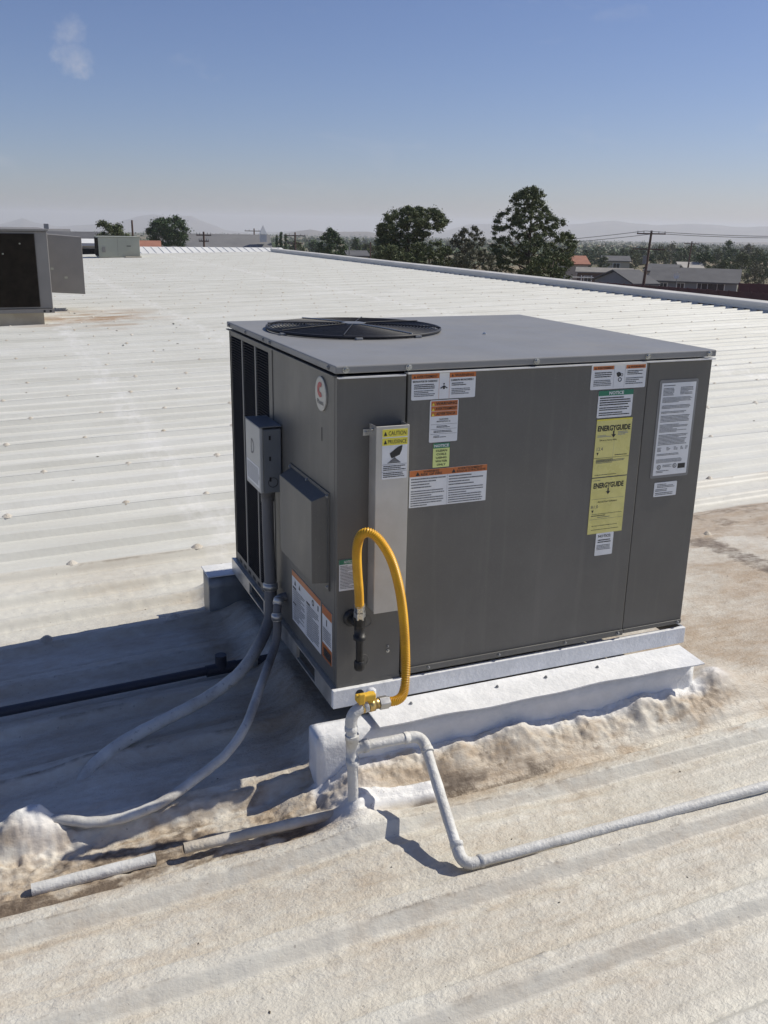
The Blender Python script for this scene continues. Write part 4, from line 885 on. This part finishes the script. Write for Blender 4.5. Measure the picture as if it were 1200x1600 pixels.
# ------------------------------------------------------------------ trees
def leaf_mat(name, c0, c1, c2):
    m = new_mat(name, c0, .6, 0, .25)
    g = node(m, 'ShaderNodeNewGeometry'); n = noise(m, .9, 3, .6, 'Object')
    mixv = math_n(m, 'ADD', math_n(m, 'MULTIPLY', g.outputs['Random Per Island'], .6), math_n(m, 'MULTIPLY', n, .4))
    link(m, ramp(m, mixv, [(.2, c0), (.5, c1), (.8, c2)]), bsdf(m).inputs['Base Color']); return m
LM = {'pine': leaf_mat('pine_needles', (.055, .075, .030), (.10, .125, .05), (.16, .18, .08)),
      'dark': leaf_mat('dark_foliage', (.028, .054, .018), (.046, .084, .028), (.075, .118, .04)),
      'olive': leaf_mat('olive_foliage', (.050, .070, .024), (.080, .105, .036), (.12, .14, .052)),
      'grey': leaf_mat('grey_green_foliage', (.075, .080, .050), (.11, .115, .07), (.16, .155, .10))}
BARK = varied('bark', (.07, .05, .035), (.13, .10, .075), 3, .9, 0, .4, 12)
def leaves_mesh(name, clumps, per, leaf, seed):
    """clumps: rows of centre and radii; leaf-sized quads spread through each"""
    r = np.random.default_rng(seed); C = np.array(clumps, float); n = len(C) * per; idx = np.repeat(np.arange(len(C)), per)
    d = r.normal(size=(n, 3)); d /= np.linalg.norm(d, axis=1)[:, None]; rad = np.minimum(np.abs(r.normal(size=n)) * .55 + .12, 1.7)
    p = C[idx, :3] + d * rad[:, None] * C[idx, 3:6]
    nrm = d + r.normal(size=(n, 3)) * .7; nrm /= np.linalg.norm(nrm, axis=1)[:, None]
    a = np.cross(nrm, r.normal(size=(n, 3))); a /= np.linalg.norm(a, axis=1)[:, None]; b = np.cross(nrm, a)
    s = leaf * (.55 + .9 * r.random(n))[:, None]; a = a * s; b = b * s * .55
    co = np.stack([p - a, p - b, p + a, p + b], 1).reshape(-1, 3).astype(np.float32)
    me = bpy.data.meshes.new(name); me.vertices.add(4 * n); me.vertices.foreach_set('co', co.ravel()); me.loops.add(4 * n); me.loops.foreach_set('vertex_index', np.arange(4 * n, dtype=np.int32))
    me.polygons.add(n); me.polygons.foreach_set('loop_start', (np.arange(n) * 4).astype(np.int32)); me.update(calc_edges=True); return me
def shaped_tree(name, lab, D, rows, nclump, cpx, per, leafpx, mat, seed, trunk_px=None, squash=.7, limbs=10, group=None, thick=.45, keep=1.0):
    r = np.random.default_rng(seed); ys = [q[0] for q in rows]; xc = np.mean([(q[1] + q[2]) / 2 for q in rows]); mp = metres(xc, D)
    bx, by, ang = spot(xc if trunk_px is None else trunk_px, D); bz = ground_z(bx, by)
    e = empty(name, lab, 'tree', (bx, by, bz), ang, group); inv = Matrix.Rotation(-ang, 3, 'Z'); cl = []
    tries = 0
    while len(cl) < nclump and tries < nclump * 20:
        tries += 1; y = r.uniform(ys[0], ys[-1]); xl = np.interp(y, ys, [q[1] for q in rows]); xr = np.interp(y, ys, [q[2] for q in rows]); w = xr - xl
        if r.random() > (w + 30) / (max(q[2] - q[1] for q in rows) + 30): continue
        c = cpx * r.uniform(.6, 1.35); c = min(c, max(2.0, w * .5)); x = r.uniform(xl + c * .7, max(xl + c * .7 + .1, xr - c * .7)); off = (r.random() - .5) * 2 * thick * w * mp * math.sqrt(max(0, 1 - ((x - (xl + xr) / 2) / (w / 2 + .01)) ** 2))
        X, Y, _ = spot(x, D); z = height_at(x, y, D); p = inv @ Vector((X - bx, Y - by, 0)); cl.append((p.x, p.y + off, z - bz, c * mp, c * mp, c * mp * squash))
    me = leaves_mesh('crown', cl, per, leafpx * mp, seed + 1); link_obj('crown', me, LM[mat], e)
    top = max(c[2] for c in cl); t = MB(); h = top - .08 * top; lean = r.uniform(-.02, .02)
    hx = np.mean([c[0] for c in cl]) * .6
    pts = [(hx * (k / 8.) ** 1.4 + .06 * math.sin(k * 1.3), .05 * math.cos(k), h * k / 8.) for k in range(9)]; r0 = max(.05, .022 * top)
    t.tube(pts, [r0 * (1 - .86 * k / 8.) for k in range(9)], 9); t.build('trunk', BARK, e)
    for k in r.choice(len(cl), min(limbs, len(cl)), replace=False):
        c = cl[k]; zz = max(.2 * h, c[2] - .35 * math.hypot(c[0], c[1]) - .3); tt = min(zz / h, 1); s0 = Vector((hx * tt ** 1.4, 0, zz))
        if (Vector(c[:3]) - s0).length < .3: continue
        b = MB(); mid = s0.lerp(Vector(c[:3]), .55) + Vector((0, 0, -.12)); b.tube([s0, mid, Vector(c[:3])], [r0 * .38 * (1 - .5 * tt), r0 * .25 * (1 - .5 * tt), r0 * .08], 6); b.build('limb', BARK, e)
    return e
shaped_tree('pine_tree', 'broad flat-topped dark green pine standing beyond the roof edge, left of the tall one', 62,
    [(324, 628, 655), (328, 610, 684), (336, 597, 700), (346, 590, 704), (356, 588, 700), (364, 586, 676), (376, 583, 668), (392, 582, 672), (418, 584, 668)], 340, 6.4, 210, 1.3, 'pine', 11, 640, .62, 16)
shaped_tree('pine_tree', 'tallest pine with a ragged narrow top and open branches beyond the roof edge', 58,
    [(292, 822, 838), (298, 806, 846), (310, 793, 850), (321, 790, 850), (328, 778, 862), (337, 774, 880), (350, 770, 887), (362, 765, 888), (374, 763, 903), (388, 760, 905), (404, 762, 900), (422, 764, 892), (445, 768, 884)], 430, 5.8, 210, 1.3, 'pine', 22, 826, .72, 26)
shaped_tree('scrub_tree', 'thin grey-green scrubby tree between the two pines', 60, [(354, 728, 748), (362, 716, 756), (374, 702, 760), (390, 690, 764), (420, 680, 768)], 150, 4.6, 80, 1.2, 'grey', 33, 730, .8, 24)
shaped_tree('bush', 'low olive bush at the foot of the broad pine', 57, [(378, 650, 690), (386, 640, 704), (398, 634, 712), (424, 628, 720)], 110, 5.5, 130, 1.3, 'olive', 34, 670, .8, 6)
shaped_tree('bush', 'dense dark green bush under the right side of the tall pine', 54, [(396, 850, 880), (404, 832, 898), (418, 824, 906), (446, 820, 910)], 90, 5.5, 130, 1.3, 'olive', 36, 865, .8, 6)
shaped_tree('bush', 'dark green bush under the left side of the broad pine', 59, [(384, 592, 622), (392, 584, 640), (404, 580, 648), (424, 580, 650)], 70, 5.5, 130, 1.3, 'pine', 37, 612, .8, 6)
shaped_tree('bush', 'low brownish bush below the tall pine', 55, [(392, 720, 760), (402, 706, 778), (428, 700, 790)], 80, 5.5, 120, 1.3, 'grey', 35, 745, .8, 6)
shaped_tree('conifer_tree', 'pointed dark tree left of the broad pine, far behind the roof edge', 120, [(357, 514, 518), (364, 505, 527), (372, 498, 536), (382, 492, 544), (406, 486, 548)], 85, 5.5, 120, 1.3, 'dark', 44, 517, .6, 10)
shaped_tree('shade_tree', 'big round-headed dark tree behind the grey church roof', 150, [(340, 258, 284), (344, 243, 291), (352, 230, 296), (362, 227, 297), (374, 229, 294), (384, 234, 288)], 110, 7, 190, 1.3, 'dark', 55, 262, .8, 8)
shaped_tree('shade_tree', 'leafy tree just behind the far beige rooftop unit', 85, [(347, 158, 166), (351, 151, 176), (354, 150, 200), (362, 148, 206), (380, 148, 208)], 60, 6, 150, 1.4, 'pine', 56, 178, .85, 8)
for i, (x, t, w, lab) in enumerate([(432, 367, 4, 'leftmost slim cypress beside the church end'), (438.5, 364, 4.5, 'middle and tallest slim cypress beside the church end'), (446, 366, 4.5, 'rightmost slim cypress beside the church end')]):
    shaped_tree('cypress_tree', lab, 190, [(t, x - .6, x + .6), (t + 6, x - w * .4, x + w * .4), (t + 16, x - w * .5, x + w * .5), (t + 34, x - w * .5, x + w * .5)], 40, 2.4, 60, 1.0, 'dark', 60 + i, x, 1.3, 2, 'cypresses by the church')
for i, (x0, x1, t, D, mt, lab) in enumerate([(450, 478, 378, 230, 'olive', 'grey-green tree just right of the cypresses'), (478, 500, 377, 260, 'dark', 'small dark tree between the cypresses and the pointed tree'),
        (548, 566, 374, 240, 'dark', 'small dark tree left of the broad pine, nearer the pointed tree'), (564, 588, 378, 220, 'olive', 'small olive tree tucked against the broad pine')]):
    c = (x0 + x1) / 2; w = x1 - x0
    shaped_tree('shade_tree', lab, D, [(t, c - w * .2, c + w * .2), (t + 6, x0 + w * .1, x1 - w * .1), (t + 14, x0, x1), (t + 26, x0 + 2, x1 - 2)], 36, 4.2, 90, 1.1, mt, 70 + i, c, .8, 4)
# belt of trees on the right, beyond the houses
BELT = [(918, 391, 13, 260, 'dark'), (938, 386, 17, 330, 'dark'), (960, 394, 16, 240, 'olive'), (975, 390, 14, 300, 'dark'), (992, 389, 15, 280, 'olive'), (1006, 385, 13, 340, 'dark'), (1035, 386, 18, 250, 'olive'), (1052, 382, 16, 330, 'grey'), (1066, 387, 15, 270, 'dark'),
        (1085, 384, 20, 300, 'olive'), (1102, 380, 13, 360, 'dark'), (1108, 395, 20, 190, 'dark'), (1128, 388, 16, 250, 'pine'), (1141, 376, 11, 300, 'dark'), (1150, 390, 20, 230, 'dark'), (1166, 398, 22, 175, 'olive'), (1172, 384, 14, 330, 'grey'), (1188, 389, 18, 220, 'pine'), (1204, 395, 20, 180, 'dark'), (1232, 390, 22, 190, 'olive'), (948, 401, 12, 200, 'olive'), (1022, 402, 13, 190, 'dark'), (1138, 408, 15, 150, 'olive'), (1190, 412, 20, 140, 'grey')]
ptxt = {'dark': 'dark green', 'olive': 'olive green', 'grey': 'pale grey-green', 'pine': 'mid green'}
def belt_name(b):
    x, t, hw, D, mt = b
    side = 'left of the tall utility pole' if x < 1012 else ('between the two utility poles' if x < 1083 else 'right of the thinner utility pole')
    sz = 'wide' if hw >= 17 else ('small' if hw <= 13 else 'round')
    return f'{sz} {ptxt[mt]} tree', side
for i, (x, t, hw, D, mt) in enumerate(BELT):
    nm_, side = belt_name((x, t, hw, D, mt)); same = sorted([b[0] for b in BELT if belt_name(b) == (nm_, side)])
    if len(same) > 1: nm_ = ['leftmost', 'second', 'third', 'fourth'][same.index(x)] + ' ' + nm_
    shaped_tree('shade_tree', f'{nm_} in the far belt, {side}', D, [(t, x - hw * .25, x + hw * .3), (t + 5, x - hw * .7, x + hw * .75), (t + 14, x - hw, x + hw), (t + 30, x - hw * .9, x + hw * .9), (t + 40, x - hw * .7, x + hw * .7)], 44, hw * .36, 80, 1.15, mt, 100 + i, x, .8, 2, 'trees of the far belt')
def far_scrub():
    r = np.random.default_rng(4); cl = []
    for i in range(5200):
        px = r.uniform(-150, 1350); D = 420 * (9 ** r.random()); x, y, _ = spot(px, D); s = r.uniform(1.4, 3.4) * (1 + D / 2500.); cl.append((x, y, ground_z(x, y) + s * .4 - 2, s, s, s * .8))
    return leaves_mesh('far_scrub', cl, 14, 1.9, 8)
tag(link_obj('far_scrub', far_scrub(), LM['dark']), 'hazy scatter of scrub and treetops across the far plain', 'scrub', kind='stuff')

# ------------------------------------------------------------------ houses, church, fences, poles
BM = {'roofgrey': varied('grey_shingles', (.075, .075, .08), (.12, .12, .125), .8, .85, 0, .3, 6), 'wallgrey': varied('house_grey_wall', (.19, .20, .215), (.23, .24, .255), .3, .8),
      'tile': varied('red_tile', (.27, .11, .07), (.36, .16, .10), 1, .8, 0, .4, 5), 'white': varied('white_paint', (.66, .66, .64), (.75, .75, .73), .5, .6), 'beige': varied('beige_wall', (.40, .35, .28), (.48, .42, .34), .3, .8),
      'glass': new_mat('window_glass', (.03, .035, .04), .1), 'fence': varied('red_brown_fence', (.105, .032, .035), (.15, .05, .05), 1.5, .8), 'church': varied('church_roof', (.15, .15, .155), (.20, .197, .197), .35, .85, 0, .3, 5),
      'wood': varied('pole_wood', (.085, .050, .040), (.13, .08, .06), 3, .85), 'steel': varied('pole_grey', (.2, .2, .2), (.28, .28, .28), 3, .6), 'shed_roof': varied('weathered_shed_roof', (.20, .19, .17), (.28, .26, .24), .6, .85), 'conc': varied('block_wall', (.34, .32, .29), (.42, .40, .36), .6, .85)}
def gable(mb, x0, x1, y0, y1, ze, zr, ov=.35, th=.18):
    ym = (y0 + y1) / 2; a, b = x0 - ov, x1 + ov
    for s, ya in ((1, y0 - ov), (-1, y1 + ov)):
        z0 = ze - .12; v = [(a, ya, z0), (b, ya, z0), (b, ym, zr), (a, ym, zr), (a, ya, z0 + th), (b, ya, z0 + th), (b, ym, zr + th), (a, ym, zr + th)]
        mb.add(v, [(0, 3, 2, 1), (4, 5, 6, 7), (0, 1, 5, 4), (1, 2, 6, 5), (2, 3, 7, 6), (3, 0, 4, 7)])
    return mb
def house(name, lab, px, D, wpx, eave_y, ridge_y, wall, roofm, depth=9, turn=0, windows=(), chimney=None, hip=False, cat='house'):
    x, y, ang = spot(px, D); bz = ground_z(x, y) - .3; m = metres(px, D); w = wpx * m; ze = height_at(px, eave_y, D) - bz; zr = height_at(px, ridge_y, D + depth / 2) - bz
    e = empty(name, lab, cat, (x, y, bz), ang + turn); x0, x1 = -w / 2, w / 2
    wl = MB(); v = [(x0, 0, 0), (x1, 0, 0), (x1, depth, 0), (x0, depth, 0), (x0, 0, ze), (x1, 0, ze), (x1, depth, ze), (x0, depth, ze), (x0, depth / 2, zr - .1), (x1, depth / 2, zr - .1)]
    wl.add(v, [(0, 1, 5, 4), (2, 3, 7, 6), (1, 2, 6, 9, 5), (3, 0, 4, 8, 7)]).build('wall', wall, e)
    rf = gable(MB(), x0, x1, 0, depth, ze, zr).build('roof', roofm, e)
    for (u, zc, ww, hh) in windows:
        fr_ = MB().box(x0 + u * w - ww / 2 - .08, x0 + u * w + ww / 2 + .08, -.06, -.005, ze - zc - hh / 2 - .08, ze - zc + hh / 2 + .08).build('window', BM['white'], e)
        for s in (-1, 1):
            c = x0 + u * w + s * ww / 4; MB().box(c - ww / 4 + .03, c + ww / 4 - .03, -.075, -.061, ze - zc - hh / 2, ze - zc + hh / 2).build('pane', BM['glass'], fr_)
    if chimney: MB().box(x0 + chimney * w, x0 + chimney * w + .6, depth / 2 - .3, depth / 2 + .3, zr - .2, zr + .8).build('chimney', wall, rf)
    return e
h1 = house('house', 'long grey house with dark shingle roof behind the red-brown fence', 1092, 128, 132, 441, 421, BM['wallgrey'], BM['roofgrey'], 9, -.05, [(.16, .62, .9, .7), (.36, .62, .9, .8), (.60, .65, 1.0, 1.0), (.67, .65, 1.0, 1.0), (.78, .7, 1.7, 1.1)])
house('house', 'grey gable-ended garage wing left of the long grey house', 1017, 122, 40, 444, 424, BM['wallgrey'], BM['roofgrey'], 10, .55, [])
dish = MB(); nn = 16; rr = [(0, 0), (.25, .03), (.42, .10)]
x, y, ang = spot(1066, 127); zz = height_at(1066, 431, 127)
for k, (a_, b_) in enumerate(rr): dish.v += [(a_ * math.cos(2 * math.pi * i / nn), -b_ * 1.5 - .12, a_ * math.sin(2 * math.pi * i / nn) + .55) for i in range(nn)]
dish.f += [(k * nn + i, k * nn + (i + 1) % nn, (k + 1) * nn + (i + 1) % nn, (k + 1) * nn + i) for k in range(2) for i in range(nn)]; dish.smooth = [True] * len(dish.f)
de = empty('satellite_dish', 'small white satellite dish on the grey house roof', 'dish', (x, y, zz - .5), ang - .5); dish.build('reflector', BM['white'], de); MB().tube([(0, -.05, -.6), (0, -.05, .55)], .04, 8).build('mast', BM['steel'], de)
house('house', 'house with a red tile roof half hidden by the tall pine', 906, 175, 36, 413, 401, BM['beige'], BM['tile'], 9, .2, [(.7, 1.1, 1.4, 1.2)])
house('house', 'dark-roofed house behind the grey house, right of the utility pole', 1036, 170, 44, 424, 414, BM['beige'], BM['roofgrey'], 9, -.2, [(.3, 1.1, 1.4, 1.2), (.75, 1.1, 1.4, 1.2)])
house('house', 'pale house among trees, far right of the grey house', 1088, 185, 34, 421, 411, BM['white'], BM['conc'], 9, .15, [(.5, 1.1, 1.4, 1.2)])
house('house', 'low pale building seen over the white rail fence', 950, 165, 84, 426, 420, BM['wood'], BM['shed_roof'], 5, 0, [(.2, 1.2, 1.2, 1.0), (.5, 1.2, 1.2, 1.0), (.8, 1.2, 1.2, 1.0)])
house('house', 'small dark-roofed house beyond the pale building', 968, 215, 40, 408, 401, BM['beige'], BM['roofgrey'], 8, .1, [(.5, 1.1, 1.4, 1.2)])
house('house', 'small pale house between the pointed tree and the broad pine', 560, 150, 30, 400, 393, BM['beige'], BM['roofgrey'], 8, .1, [(.5, 1.1, 1.4, 1.2)])
house('house', 'house with an orange-red tile roof left of the church', 229, 120, 34, 387, 378, BM['beige'], BM['tile'], 8, 0, [(.5, 1.1, 1.4, 1.2)])
# church
ch = house('church', 'long grey-roofed church on the left horizon with small spires', 334, 185, 180, 398, 367, BM['conc'], BM['church'], 16, .03, [], None, cat='church')
def spire(px, base_y, tip_y, wpx, tower_y, mat, name):
    x, y, ang = spot(px, 189); inv = ch.matrix_basis.inverted(); m = metres(px, 189); w = wpx * m / 2
    zb, zt, z0 = height_at(px, base_y, 189), height_at(px, tip_y, 189), height_at(px, tower_y, 189)
    p0 = inv @ Vector((x, y, z0)); h1_ = zb - z0; h2_ = zt - z0; mb = MB(); q = [(-w, -w), (w, -w), (w, w), (-w, w)]
    v = [(p0.x + a, p0.y + b, p0.z) for a, b in q] + [(p0.x + a, p0.y + b, p0.z + h1_) for a, b in q]; mb.add(v, [(0, 1, 5, 4), (1, 2, 6, 5), (2, 3, 7, 6), (3, 0, 4, 7), (4, 5, 6, 7)]); t = mb.build('tower', BM['white'], ch)
    s = MB(); w2 = w * 1.12; s.add([(p0.x + a / w * w2, p0.y + b / w * w2, p0.z + h1_ + .02) for a, b in q] + [(p0.x, p0.y, p0.z + h2_)], [(0, 1, 4), (1, 2, 4), (2, 3, 4), (3, 0, 4), (0, 3, 2, 1)]); o = s.build(name, mat, t)
spire(411, 366, 351, 10, 378, BM['white'], 'spire'); spire(269, 364, 351, 5, 376, BM['tile'], 'spire')
# white building and roofs on the far left
house('shed', 'white block building with a row of windows left of the far beige unit', 118, 66, 62, 381, 377, BM['white'], BM['white'], 8, 0, [(.30, .75, 1.3, .9), (.52, .75, 1.3, .9), (.74, .75, 1.3, .9), (.92, .75, .7, .9)], cat='building')
house('shed', 'dark-roofed low building just over the big unit hood', 110, 120, 90, 374, 364, BM['wallgrey'], BM['roofgrey'], 10, 0, [], cat='building')
house('shed', 'flat grey building at the left with a dark roof box', 40, 130, 130, 372, 359, BM['conc'], BM['church'], 12, 0, [], .72, cat='building')
# ribbed metal roof of the next wing
x, y, ang = spot(300, 46); e = empty('next_roof', 'low white ribbed metal roof of the next wing beyond the far roof edge', 'roof', (0, 0, 0))
yb = Y_END + 2.2; z0 = -.46; z1 = .02
mb = MB(); mb.add([(5.2, yb, z0), (14.0, yb, z0), (14.0, yb + 3.2, z1), (5.2, yb + 3.2, z1), (5.2, yb + 3.2, z1 - .5), (14.0, yb + 3.2, z1 - .5), (14, yb, z0 - .4), (5.2, yb, z0 - .4)], [(0, 1, 2, 3), (3, 2, 5, 4), (0, 7, 6, 1)]); mb.build('sheet', BM['white'], e)
for i in range(24):
    xx = 5.35 + i * .366; r_ = MB(); r_.add([(xx - .03, yb + .01, z0 + .003), (xx + .03, yb + .01, z0 + .003), (xx + .03, yb + 3.19, z1 + .003), (xx - .03, yb + 3.19, z1 + .003), (xx - .012, yb + .01, z0 + .022), (xx + .012, yb + .01, z0 + .022), (xx + .012, yb + 3.19, z1 + .022), (xx - .012, yb + 3.19, z1 + .022)], [(4, 5, 6, 7), (0, 4, 7, 3), (1, 2, 6, 5), (0, 1, 5, 4)]); r_.build('rib', BM['white'], e)
# fences
def fence(lab, a, b, h, mat, n, boards=False, thick=.05, cat='fence'):
    (x0, y0, _), (x1, y1, _) = spot(*a), spot(*b); L = math.hypot(x1 - x0, y1 - y0); ang = math.atan2(y1 - y0, x1 - x0); zb = ground_z(x0, y0)
    e = empty('fence', lab, cat, (x0, y0, zb), ang); hh = (lambda t: h[0] + (h[1] - h[0]) * t) if isinstance(h, tuple) else (lambda t: h); dz = ground_z(x1, y1) - zb
    for i in range(n + 1):
        t = i / n; MB().box(L * t - .06, L * t + .06, -.06, .06, dz * t - .3, dz * t + hh(t) + .06).build('post', mat, e)
    if boards:
        step = L / n
        for i in range(n):
            za = dz * (i + .5) / n; MB().box(step * i + .062, step * (i + 1) - .062, -.02, .02, za + .05, za + hh((i + .5) / n)).build('panel', mat, e)
    else:
        for k in range(3):
            for i in range(n):
                za, zb_ = dz * i / n, dz * (i + 1) / n; zc = hh(0) * (.32 + .30 * k); MB().tube([(L * i / n + .061, 0, za + zc), (L * (i + 1) / n - .061, 0, zb_ + zc)], .07, 6).build('rail', mat, e)
    return e
f_d = 100
def fence_h(px, py, D): x, y, _ = spot(px, D); return height_at(px, py, D) - ground_z(x, y)
fence('long red-brown board fence in front of the grey house', (908, 118), (1330, 92), (fence_h(908, 439, 118), fence_h(1330, 467, 92)), BM['fence'], 26, True)
fence('short taller red-brown fence section right of the grey house', (1166, 101), (1330, 97), (fence_h(1166, 443, 101), fence_h(1330, 448, 97)), BM['fence'], 10, True)
fence('white rail fence in front of the low pale building', (898, 140), (996, 140), fence_h(948, 432, 140), BM['white'], 6, False)
# utility poles
def pole(lab, px, D, top_y, r0, arms, mat, lean=0.0, extras=True):
    x, y, ang = spot(px, D); bz = ground_z(x, y) - .3; h = height_at(px, top_y, D) - bz; e = empty('utility_pole', lab, 'utility pole', (x, y, bz), ang)
    MB().tube([(0, 0, 0), (lean * h * .5, 0, h * .5), (lean * h, 0, h)], [r0, r0 * .85, r0 * .65], 10).build('shaft', mat, e)
    for (dz, hw) in arms:
        z = h - dz; ox = lean * z; arm = MB().box(ox - hw, ox + hw, -.14 - r0, -.02 - r0 * .8, z - .07, z + .07).build('crossarm', mat, e)
        for s in (-1, -.55, .55, 1): MB().tube([(ox + s * hw * .94, -.08 - r0, z + .07), (ox + s * hw * .94, -.08 - r0, z + .30)], [.05, .035], 7).build('insulator', BM['steel'], arm)
    if extras: MB().tube([(lean * h * .72 - .32, -.1, h - 3.6), (lean * h * .72 - .32, -.1, h - 2.7)], .22, 12).build('transformer', BM['steel'], e)
    return e, Vector((x, y, bz)), ang, h
pe = pole('tall brown utility pole with two crossarms in front of the grey house', 1011, 112, 360, .19, [(.35, 1.55), (2.0, 1.75)], BM['wood'], .055)
pole('thinner utility pole among trees, right of the tall brown one', 1080, 170, 377, .16, [(.4, 1.2)], BM['wood'], .04, False)
pole('dark utility pole standing in front of the church roof', 318, 120, 362, .17, [(.4, .9), (1.1, .6)], BM['wood'])
pole('lone dark pole by the tree behind the far beige unit', 207, 80, 344, .11, [], BM['wood'], 0, False)
pole('utility pole beside the white church spire', 397, 200, 357, .19, [(.5, 1.9)], BM['wood'], 0, False)
pole('utility pole just right of the cypresses', 461, 150, 363, .18, [(.5, 1.6), (1.6, 1.2)], BM['wood'])
pole('short crossarmed pole top showing above the middle of the church roof', 356, 240, 365, .2, [(.4, 1.8)], BM['wood'], 0, False)
pole('thin grey post beside the small pale house', 546, 130, 384, .10, [], BM['steel'], 0, False)
pole('thin brown post left of the broad pine', 579, 120, 378, .10, [], BM['wood'], 0, False)
def wire(lab, a, b, sag, r=.032):
    A, B = Vector(a), Vector(b); e = empty('power_line', lab, 'wire', A, 0, 'overhead wires'); P = [(A.lerp(B, t) - A) + Vector((0, 0, -4 * sag * t * (1 - t))) for t in np.linspace(0, 1, 26)]
    MB().tube(P, r, 5).build('strand', BM['steel'], e)
px_, py_, pa_ = spot(1018, 112); zt = height_at(1018, 361, 112)
for k, (dz, yl, yr, lab) in enumerate([(0, 371, 366, 'upper overhead wire crossing behind the tall pine to the brown pole'), (-.25, 374, 367, 'lower overhead wire beside the upper one at the brown pole')]):
    xl, ylw, _ = spot(560, 150); xr_, yrw, _ = spot(1420, 105)
    wire(lab + ', left span', (px_ - .9 + k * 1.6, py_, zt + dz), (xl, ylw, height_at(560, yl + 6, 150)), 1.0)
    wire(lab + ', right span', (px_ - .9 + k * 1.6, py_, zt + dz), (xr_, yrw, height_at(1420, yr + 1, 105)), .35)

# ------------------------------------------------------------------ other rooftop units
RU = {'grey': varied('weathered_unit_paint', (.20, .19, .18), (.25, .24, .225), 2, .55), 'tan': varied('beige_unit_paint', (.34, .35, .29), (.39, .40, .33), 1.2, .5), 'coil': varied('dusty_coil', (.018, .015, .012), (.032, .027, .021), 6, .9, 0, 0, 60, .05), 'curb': varied('dirty_curb', (.34, .30, .23), (.47, .43, .35), 2.5, .7)}
bu = empty('rooftop_unit', 'big old grey rooftop unit with a dark coil at the left edge of the picture', 'air conditioner', (.03, 13.25, -.31))
MB().box(-2.35, -.03, .03, 2.45, -.02, .225).build('curb', RU['curb'], bu)
MB().box(-2.45, .13, -.04, 1.2, .228, .285).build('base_rail', RU['grey'], bu)
MB().box(-2.42, .115, .0, 2.55, .29, 1.44).build('cabinet', RU['grey'], bu, .01)
MB().box(-2.46, .135, -.03, 2.6, 1.443, 1.475).build('top_cover', RU['grey'], bu, .005)
cf = MB().box(-2.30, -.075, -.014, -.002, .32, 1.405).build('coil', RU['coil'], bu)
for i in range(40): MB().box(-2.30 + i * .0571, -2.297 + i * .0571, -.017, -.0145, .32, 1.405).build('fin', RU['coil'], cf)
for x in (-.04, .05): MB().tube([(x + .02, -.0415, .256), (x + .02, -.0405, .256)], .018, 14).build('lifting_hole', M['core'], bu)
for x, z in ((-.30, 1.25), (-.55, 1.1)): MB().box(x, x + .022, -.02, -.0155, z, z + .02).build('coil_tag', RU['tan'], cf)
hd2 = MB(); hd2.add([(.13, 1.95, .40), (.80, 1.95, .36), (.80, 1.95, 1.33), (.13, 1.95, 1.38), (.13, 2.6, .40), (.80, 2.6, .36), (.80, 2.6, 1.33), (.13, 2.6, 1.38)], [(0, 1, 2, 3), (1, 5, 6, 2), (3, 2, 6, 7), (4, 7, 6, 5), (0, 4, 5, 1), (0, 3, 7, 4)])
hdo = hd2.build('air_hood', RU['grey'], bu, .006)
for x, z in ((.25, .78), (.47, .63)): MB().box(x, x + .05, 1.944, 1.9495, z, z + .035).build('latch', RU['tan'], hdo)
fu = empty('rooftop_unit', 'small beige rooftop unit far off near the end of the white roof', 'air conditioner', (3.62, 37.6, -.21))
MB().box(.0, 1.62, .0, 1.2, .06, .83).build('cabinet', RU['tan'], fu, .01); MB().box(-.02, 1.64, -.02, 1.22, .833, .862).build('top_cover', RU['tan'], fu)
MB().box(.04, 1.58, .02, 1.15, .0, .056).build('base_rail', RU['grey'], fu); MB().box(.74, .75, -.004, -.0005, .08, .82).build('panel_seam', RU['grey'], fu)
MB().box(-.022, -.002, .05, 1.15, .1, .8).build('coil', RU['coil'], fu); MB().box(.13, .26, -.03, -.0005, .25, .45).build('switch_box', RU['grey'], fu); MB().box(1.1, 1.27, -.003, -.0005, .48, .51).build('nameplate', M['ink'], fu)
MB().box(1.0, 1.62, -.35, -.05, .0, .10).build('sleeper', RU['curb'], fu)

# ------------------------------------------------------------------ haze over the plain
hz = bpy.data.meshes.new('haze'); b_ = MB().box(CX - 10150, CX + 10150, CY - 10150, CY + 10150, -141, 62); hz.from_pydata(b_.v, [], b_.f); hz.update()
hm_ = bpy.data.materials.new('haze'); hm_.use_nodes = True; hm_.node_tree.nodes.clear()
pv = hm_.node_tree.nodes.new('ShaderNodeVolumePrincipled'); out = hm_.node_tree.nodes.new('ShaderNodeOutputMaterial')
pv.inputs['Color'].default_value = (.90, .93, 1.0, 1); pv.inputs['Density'].default_value = 1.9e-4; pv.inputs['Anisotropy'].default_value = .15
hm_.node_tree.links.new(pv.outputs[0], out.inputs['Volume'])
tag(link_obj('haze', hz, hm_), 'pale blue dust haze hanging over the distant plain', 'haze', kind='stuff')
